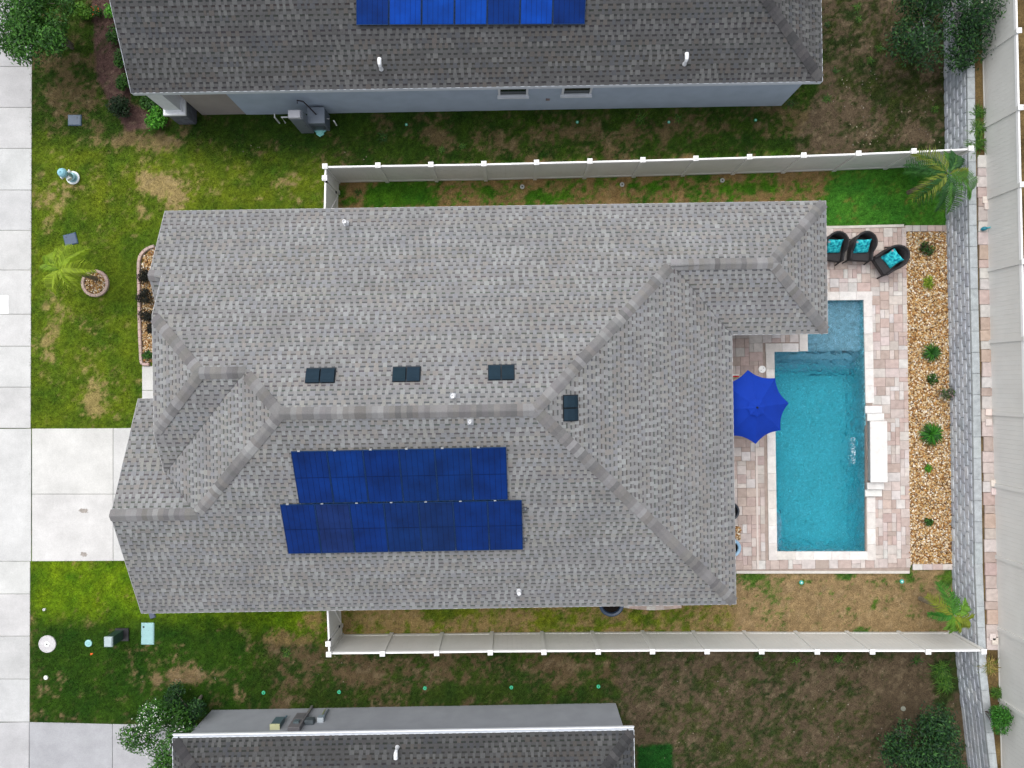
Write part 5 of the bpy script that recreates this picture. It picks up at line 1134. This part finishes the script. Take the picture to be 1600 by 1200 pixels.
wallbox('meter_box', 'small pale grey box with two conduits, rightmost on the south neighbour wall', 502, 1118, .95, (.19, .14, .24), srgb(150, 166, 178, .75), (('conduit', (-.05, -.02, -.3), (.03, .03, .6), srgb(160, 170, 120, .75)), ('conduit', (.06, -.02, -.3), (.04, .04, .6), srgb(110, 120, 128, .7)), ('lid', (0, 0, .25), (.21, .16, .03), srgb(196, 206, 214, .8))))
# ------------------------------------------------------------------ plants
def leaf_mesh(name, lumps, n, size, pal, up=.5, fill=.35, squash=.8, rng=RNG, mat_=None):
    """n little folded leaves spread through the volume of several lumps (x, y, z, r), denser near their skins"""
    lumps = np.array(lumps, float); w = lumps[:, 3] ** 2; k = rng.choice(len(lumps), n, p=w / w.sum())
    dv = rng.normal(size=(n, 3)); dv /= np.linalg.norm(dv, axis=1, keepdims=True); rad = (fill + (1 - fill) * rng.random(n) ** .6) * (1 + rng.normal(0, .10, n))
    c = lumps[k, :3] + dv * (rad * lumps[k, 3])[:, None] * np.array([1, 1, squash])
    nrm = dv * (1 - up) + np.array([0, 0, up]) + rng.normal(0, .45, (n, 3)); nrm /= np.linalg.norm(nrm, axis=1, keepdims=True)
    t = np.cross(nrm, rng.normal(size=(n, 3))); t /= np.linalg.norm(t, axis=1, keepdims=True); s = np.cross(nrm, t)
    L = size * rng.uniform(.65, 1.35, (n, 1)); W = L * rng.uniform(.28, .42, (n, 1))
    V = np.stack([c - t * L, c + s * W - nrm * L * .12, c + t * L, c - s * W - nrm * L * .12], 1)
    pal = np.array(pal); tone = pal[rng.choice(len(pal), n)] * rng.uniform(.7, 1.3, (n, 1)) * (.75 + .5 * lumps[k, 3:4] / lumps[:, 3].max())
    return mesh_np(name, V.reshape(-1, 3), np.arange(n * 4).reshape(-1, 4), tone, mat_ or M['leaf'])
def lumps_in(c, r, h, k, rng=random, flat=.6):
    out = []
    for _ in range(k):
        a = rng.uniform(0, 6.283); q = r * math.sqrt(rng.random()) * .78; out.append((c[0] + q * math.cos(a), c[1] + q * math.sin(a), c[2] + rng.uniform(-h, h) * flat, r * rng.uniform(.22, .42)))
    return out
def tree(label, px, py, zc, r, h, n, size, pal, k=16, flowers=None, seed=1, trunk=(.05, .03), bark=srgb(120, 112, 104, .8), shift=(0, 0)):
    rg = random.Random(seed); x, y, _ = P(px, py, zc); t = thing('tree', label, 'tree', (x, y, 0)); L = lumps_in((0, 0, zc), r, h, k, rg)
    put('crown', leaf_mesh('crown', L, n, size, pal, rng=np.random.default_rng(seed)), t)
    if flowers: put('blossom', leaf_mesh('blossom', [(a, b_, c + e * .4, e) for a, b_, c, e in L[:max(3, k // 3)]], flowers, .03, [srgb(240, 240, 236, .85), srgb(250, 250, 250, .85)], rng=np.random.default_rng(seed + 1)), t)
    b = MB(); tops = []
    for i in range(3 if zc > 2 else 2):
        a = rg.uniform(0, 6.28); bx_, by_ = .06 * math.cos(a), .06 * math.sin(a); mid = (r * .25 * math.cos(a), r * .25 * math.sin(a), zc * .55)
        b.tube([(bx_, by_, -.05), (bx_ * 2, by_ * 2, zc * .25), mid, (mid[0] * 1.8, mid[1] * 1.8, zc * .9)], [trunk[0], trunk[0] * .85, trunk[1] * 1.2, trunk[1] * .7], 7, bark); tops.append((mid[0] * 1.8, mid[1] * 1.8, zc * .9))
    b.build('trunk', M['bark'], t, world=False)
    for (lx, ly, lz, lr) in L:
        s = min(tops, key=lambda q: math.dist(q, (lx, ly, lz))); b = MB(); b.tube([(s[0], s[1], s[2] - .15), ((s[0] + lx) / 2, (s[1] + ly) / 2, (s[2] + lz) / 2), (lx, ly, lz)], [.022, .015, .008], 5, bark); b.build('branch', M['bark'], t, world=False)
    return t
G1 = [srgb(48, 92, 30, .8), srgb(62, 110, 34, .8), srgb(38, 76, 30, .8), srgb(74, 122, 44, .8)]
G2 = [srgb(30, 62, 34, .8), srgb(40, 78, 36, .8), srgb(26, 54, 32, .8), srgb(54, 94, 40, .8)]
tree('leafy green tree hanging over the sidewalk at the top left corner', 58, 30, 1.9, 1.45, .9, 9500, .062, G1, 18, seed=3)
tree('dark thin-crowned tree above the block wall at the top right', 1482, 45, 2.0, 1.8, 1.0, 9500, .06, G2, 18, seed=8, bark=srgb(150, 146, 150, .8))
tree('tree with small white blossoms overhanging the south driveway', 248, 1152, 1.7, 1.3, .8, 8000, .056, G1, 16, flowers=420, seed=13)
tree('dark bushy tree without blossoms behind the white-flowered one', 294, 1104, .9, .85, .5, 3400, .05, G2, 9, seed=17)
tree('dark green spreading tree at the bottom right of the back yards', 1446, 1183, 1.8, 1.6, .9, 11000, .056, [tuple(c * 1.05 for c in q) for q in G2], 20, seed=21)
def shrub(label, px, py, r, hgt, n, size, pal, seed=1, z0=0.0, k=7, cat='shrub', name='shrub', flowers=None):
    rg = random.Random(seed); x, y, _ = P(px, py, z0 + hgt * .5); t = thing(name, label, cat, (x, y, z0)); L = [(r * .55 * math.sqrt(rg.random()) * math.cos(a), r * .55 * math.sqrt(rg.random()) * math.sin(a), hgt * rg.uniform(.4, .75), r * rg.uniform(.4, .6)) for a in [rg.uniform(0, 6.28) for _ in range(k)]]
    put('foliage', leaf_mesh('foliage', L, n, size, pal, rng=np.random.default_rng(seed)), t)
    if flowers: put('blossom', leaf_mesh('blossom', [(a, b_, c + e * .3, e) for a, b_, c, e in L], flowers[0], .03, [flowers[1]], rng=np.random.default_rng(seed + 5)), t)
    b = MB()
    for i in range(4): a = rg.uniform(0, 6.28); b.tube([(0, 0, -.02), (r * .2 * math.cos(a), r * .2 * math.sin(a), hgt * .3), (r * .5 * math.cos(a), r * .5 * math.sin(a), hgt * .6)], [.015, .011, .006], 5, srgb(96, 80, 60, .8))
    b.build('stem', M['bark'], t, world=False); return t
BR = [srgb(70, 140, 30, .8), srgb(92, 160, 44, .8), srgb(54, 116, 28, .8)]; DK = [srgb(30, 34, 28, .8), srgb(38, 42, 32, .8), srgb(24, 26, 26, .8), srgb(48, 48, 34, .8)]; MD = [srgb(44, 84, 28, .8), srgb(60, 104, 34, .8), srgb(34, 66, 24, .8)]; YG = [srgb(128, 150, 40, .8), srgb(104, 136, 36, .8), srgb(150, 164, 60, .8)]
shrub('rounded dense green shrub against the tall fence at lower right', 1556, 1123, .55, 1.15, 2600, .04, [srgb(50, 108, 30, .8), srgb(40, 92, 28, .8), srgb(64, 124, 36, .8)], 31, TZ, 9)
shrub('very dark shrub near the front corner of the north house', 183, 168, .52, .7, 1500, .045, [srgb(24, 46, 26, .8), srgb(32, 56, 28, .8)], 32)
shrub('bright green leafy shrub beside the porch pillar', 247, 184, .46, .6, 900, .06, BR, 33)
shrub('mid green shrub under the front eave of the north house', 232, 160, .38, .5, 700, .055, MD, 34)
for i, (px, py, r, pal, lab) in enumerate(((176, 18, .42, BR, 'topmost green shrub along the north house front'), (184, 55, .40, MD, 'green shrub along the north house front, second from the top edge'), (188, 92, .34, MD, 'green shrub along the north house front, third from the top edge'), (193, 130, .34, MD, 'lowest green shrub along the north house front'))):
    shrub(lab, px, py, r, .5, 700, .05, pal, 40 + i)
shrub('small orange-flowered plant in the mulch bed at the top left', 154, 22, .28, .4, 380, .045, MD, 45, flowers=(26, srgb(236, 96, 40, .85)), name='flowering_plant', cat='plant')
shrub('yellow-green bushy plant beside the top left tree', 130, 18, .38, .5, 650, .05, [srgb(96, 140, 40, .8), srgb(76, 122, 36, .8)], 46)
for i, (px, py, r) in enumerate(((228, 434, .30), (227, 465, .33), (229.5, 494, .36), (237, 511, .26))):
    shrub(f'dark purple-green shrub in the front gravel bed, {["topmost", "second from top", "third from top", "lowest"][i]}', px, py, r, .5, 900, .035, DK, 50 + i)
shrub('single green leafy plant low in the front gravel bed', 233, 555, .24, .3, 120, .075, MD, 56, k=4, cat='plant', name='plant')
def spiky(label, px, py, r, n, pal, seed, z0=.02, hgt=.3, name='grass_plant', width=.012):
    rg = np.random.default_rng(seed); x, y, _ = P(px, py, z0 + hgt * .5); t = thing(name, label, 'plant', (x, y, z0)); V = []; FA = []; C = []
    pal = np.array(pal)
    for i in range(n):
        a = rg.uniform(0, 6.283); l = r * (rg.uniform(.6, 1.1) if name == 'grass_plant' else rg.uniform(.15, 1.25)); ox_, oy_ = (rg.normal(0, r * .3, 2) if name != 'grass_plant' else (0, 0)); h = hgt * rg.uniform(.5, 1.1); c = pal[rg.integers(len(pal))] * rg.uniform(.75, 1.3); d_ = np.array([math.cos(a), math.sin(a)]); s_ = np.array([-d_[1], d_[0]]); o = len(V)
        for (q, zz, w) in ((0, 0, 1), (.35, h * .8, 1.2), (.75, h * .85, .9), (1.0, h * .45, .1)):
            for sg in (-1, 1): p = d_ * l * q + s_ * sg * width * w; V.append((p[0] + ox_, p[1] + oy_, zz))
        for k in range(3): FA.append((o + 2 * k, o + 2 * k + 1, o + 2 * k + 3, o + 2 * k + 2)); C.append(c)
    put('blades', mesh_np('blades', V, FA, C, M['leaf']), t); b = MB(); b.lathe((0, 0, -.02), [(.04, 0), (.03, .06)], 8, srgb(80, 76, 40, .8)); b.build('crown_base', M['bark'], t, world=False); return t
shrub('dark green low plant at the north end of the gravel bed', 1447, 389, .30, .3, 420, .05, [srgb(36, 78, 32, .8), srgb(56, 100, 34, .8), srgb(70, 60, 44, .8)], 60, cat='plant', name='plant')
shrub('yellow-green low plant, second from the north in the gravel bed', 1453, 441, .27, .25, 260, .055, YG, 61, cat='plant', name='plant')
spiky('spiky green tuft in the middle of the gravel bed above the leafy ones', 1456, 551, .36, 110, [srgb(40, 96, 26, .8), srgb(60, 120, 36, .8), srgb(30, 70, 24, .8)], 62)
shrub('small round green plant with pale flowers in the gravel bed', 1457, 592, .24, .3, 320, .042, MD, 63, cat='plant', name='flowering_plant', flowers=(20, srgb(230, 220, 210, .85)))
shrub('greyish pink-flowered plant leaning on the block wall', 1480, 614, .30, .45, 420, .04, [srgb(70, 104, 44, .8), srgb(96, 104, 90, .8), srgb(84, 92, 60, .8)], 64, cat='plant', name='flowering_plant', flowers=(70, srgb(168, 132, 140, .85)))
spiky('large spiky green tuft opposite the spillway wall', 1456, 678, .44, 210, [srgb(44, 108, 26, .8), srgb(64, 134, 36, .8), srgb(30, 80, 24, .8)], 65, hgt=.34)
shrub('tiny round green plant in the gravel bed below the large tuft', 1450.5, 733, .17, .22, 200, .038, BR, 66, cat='plant', name='plant')
shrub('small dark green plant near the south end of the gravel bed', 1452, 816, .2, .22, 170, .05, MD, 67, cat='plant', name='plant')
WDP = [srgb(76, 124, 36, .8), srgb(60, 104, 32, .8), srgb(96, 132, 48, .8), srgb(50, 88, 30, .8)]
for i, (px, py, r, z0, lab) in enumerate(((1528, 175, .24, TZ, 'upper clump of weeds on the terrace strip at top right'), (1527, 200, .30, TZ, 'middle clump of weeds on the terrace strip at top right'), (1527, 224, .34, TZ, 'lowest clump of weeds on the terrace strip beside the palm'), (1545, 1040, .28, TZ, 'straw-green weed clump on the terrace below the south fence end'), (1470, 1046, .34, 0, 'upper bright weed clump at the foot of the block wall'), (1478, 1068, .34, 0, 'lower bright weed clump at the foot of the block wall'), (1558, 1083, .2, TZ, 'small weed clump above the round shrub'))):
    spiky(lab, px, py, r, 190, WDP if i != 3 else [srgb(150, 140, 70, .8), srgb(110, 124, 50, .8), srgb(186, 160, 100, .8)], 70 + i, z0, .16, 'weed_clump', .007)
for i, (px, py, r) in enumerate(((1288 + 5, 38, .16), (1340, 12, .22), (1342, 30, .16), (1424, 28, .2), (1374, 75, .18), (1292, 155, .2), (1236, 162, .22), (1462, 170, .16), (1360, 95, .18), (1305, 110, .14), (722, 228, .14), (690, 235, .16), (600, 215, .22), (1000, 185, .26), (1060, 186, .2), (1186, 1025, .2), (1245, 1032, .16), (1310, 1030, .2), (1432, 1032, .22), (448, 1020, .2), (560, 300, .2), (480, 200, .2))):
    spiky(('bright green weed tuft ' + ['just right of the north house eave near the top edge', 'near the top edge midway between north house and top right tree', 'just below the tuft at the top edge near the north house', 'at the left edge of the top right tree crown', 'left of the top right tree in the bare north-east yard', 'below the south-east eave corner of the north house', 'at the wall corner foot of the north house', 'left of the block wall in the bare north-east yard', 'alone in the middle of the bare north-east yard', 'close to the north house eave in the north-east yard', 'above the north fence, right of the pair of tufts', 'above the north fence, left one of a pair', 'below the north wall right of the meter cabinets', 'at the north wall foot right of the second window', 'at the north wall foot, further right of the second window', 'just below the south fence near the deck line', 'just below the south fence, second in the south-east yard', 'just below the south fence, third in the south-east yard', 'just below the south fence near the block wall', 'at the corner outside the south gate', 'inside the north gate corner', 'in the grass below the turquoise valve cover'][i]), px, py, r * .85, 60, WDP if i % 3 else MD, 90 + i, 0, .07, 'weed_clump', .005)
# palms
def palm(label, px, py, zc, nf, fl, pal, seed, droop=.5, trunk=.06, old=None, N=22):
    rg = random.Random(seed); x, y, _ = P(px, py, zc); t = thing('palm_tree', label, 'palm', (x, y, 0))
    b = MB(); b.tube([(0, 0, -.05), (.0, .01, zc * .4), (.01, 0, zc * .8), (0, 0, zc)], [trunk * 1.35, trunk, trunk * .85, trunk * .55], 10, srgb(128, 118, 100, .8)); b.build('trunk', M['bark'], t, world=False)
    for i in range(nf):
        a = 2 * math.pi * i / nf + rg.uniform(-.4, .4); l = fl * rg.uniform(.6, 1.15); rise = rg.uniform(.25, .6); V = []; FA = []; C = []
        c0 = np.array(rg.choice(pal)) if not (old and i % 4 == 0) else np.array(old); pts = []
        for k in range(N + 1):
            s = k / N; pts.append(np.array([math.cos(a) * l * s * (1 - .08 * s), math.sin(a) * l * s * (1 - .08 * s), zc + l * (rise * s - (rise + droop) * s * s * 1.05)]))
        d_ = np.array([math.cos(a), math.sin(a), 0]); sd = np.array([-d_[1], d_[0], 0])
        for k in range(2, N + 1):
            s = k / N; ll_ = l * .42 * (math.sin(math.pi * (.12 + .80 * s)) ** .7); 
            for sg in (-1, 1):
                dr = sd * sg * .80 + d_ * .62 + np.array([0, 0, rg.uniform(-.12, .30)]); dr /= np.linalg.norm(dr); w = d_ * .017; o = len(V); p = pts[k]; m_ = p + dr * ll_ * .55 + np.array([0, 0, .012]); e_ = p + dr * ll_ * rg.uniform(.85, 1.1) - np.array([0, 0, ll_ * .30])
                V += [p - w, p + w, m_ + w * 1.2, m_ - w * 1.2, e_]; FA.append((o, o + 1, o + 2, o + 3)); FA.append((o + 3, o + 2, o + 4, o + 4)); cc = c0 * rg.uniform(.75, 1.3); C += [cc, cc]
        me = bpy.data.meshes.new('frond'); me.from_pydata([tuple(v) for v in V], [], [f if f[2] != f[3] else f[:3] for f in FA]); me.update()
        at = me.color_attributes.new('Col', 'FLOAT_COLOR', 'CORNER'); buf = np.ones((len(me.loops), 4), np.float32); q = 0
        for f_, c in zip(FA, C): n_ = 4 if f_[2] != f_[3] else 3; buf[q:q + n_, :3] = c; q += n_
        at.data.foreach_set('color', buf.ravel()); me.materials.append(M['leaf']); fo = put('frond', me, t)
        b = MB(); b.tube([tuple(p) for p in pts[::3]], [.013 - .0011 * k for k in range(len(pts[::3]))], 5, tuple(c0 * 1.15)); b.build('rachis', M['leaf'], fo, world=False)
    return t
palm('yellow-green young palm leaning out of the round ring on the front lawn', 93, 421, 2.1, 8, .88, [srgb(132, 160, 28, .8), srgb(116, 150, 24, .8), srgb(148, 172, 40, .8)], 5, droop=.55, N=34)
palm('green palm at the end of the north fence by the block wall', 1481, 271, 2.3, 12, 1.12, [srgb(54, 104, 40, .75), srgb(72, 120, 44, .75), srgb(44, 90, 40, .75)], 9, old=srgb(112, 128, 44, .8))
palm('green and yellow palm at the end of the south fence by the block wall', 1489, 962, 1.9, 9, .92, [srgb(56, 120, 36, .8), srgb(96, 140, 40, .8), srgb(70, 126, 40, .8)], 14, old=srgb(124, 138, 40, .8))
# pale litter and sand clods scattered in the bare yards
lit = MB()
for i in range(240):
    z_ = random.random()
    if z_ < .45: px, py = random.uniform(1290, 1475), random.uniform(60, 235)
    elif z_ < .8: px, py = random.uniform(1000, 1490), random.uniform(1025, 1200)
    else: px, py = random.choice(((random.gauss(300, 30), random.gauss(1060, 14)), (random.gauss(1355, 8), random.gauss(212, 7)), (random.gauss(540, 30), random.gauss(1040, 12)), (random.gauss(470, 80), random.gauss(235, 12))))
    x, y, _ = P(px, py); r_ = random.uniform(.008, .026); a = random.uniform(0, 3); c = jit(random.choice([srgb(160, 148, 128, .7), srgb(140, 132, 124, .7), srgb(124, 114, 102, .7), srgb(180, 170, 152, .7)]), .15)
    n_ = 6; lit.add([(x + r_ * random.uniform(.6, 1.3) * math.cos(a + k * 1.047), y + r_ * random.uniform(.6, 1.3) * math.sin(a + k * 1.047), .004) for k in range(n_)] + [(x, y, .004 + r_ * .45)], [(k, (k + 1) % n_, n_) for k in range(n_)], c)
tag(lit.build('sand_clods', M['soil']), 'pale sand clods and litter scattered over the bare back yards', 'debris', kind='stuff')
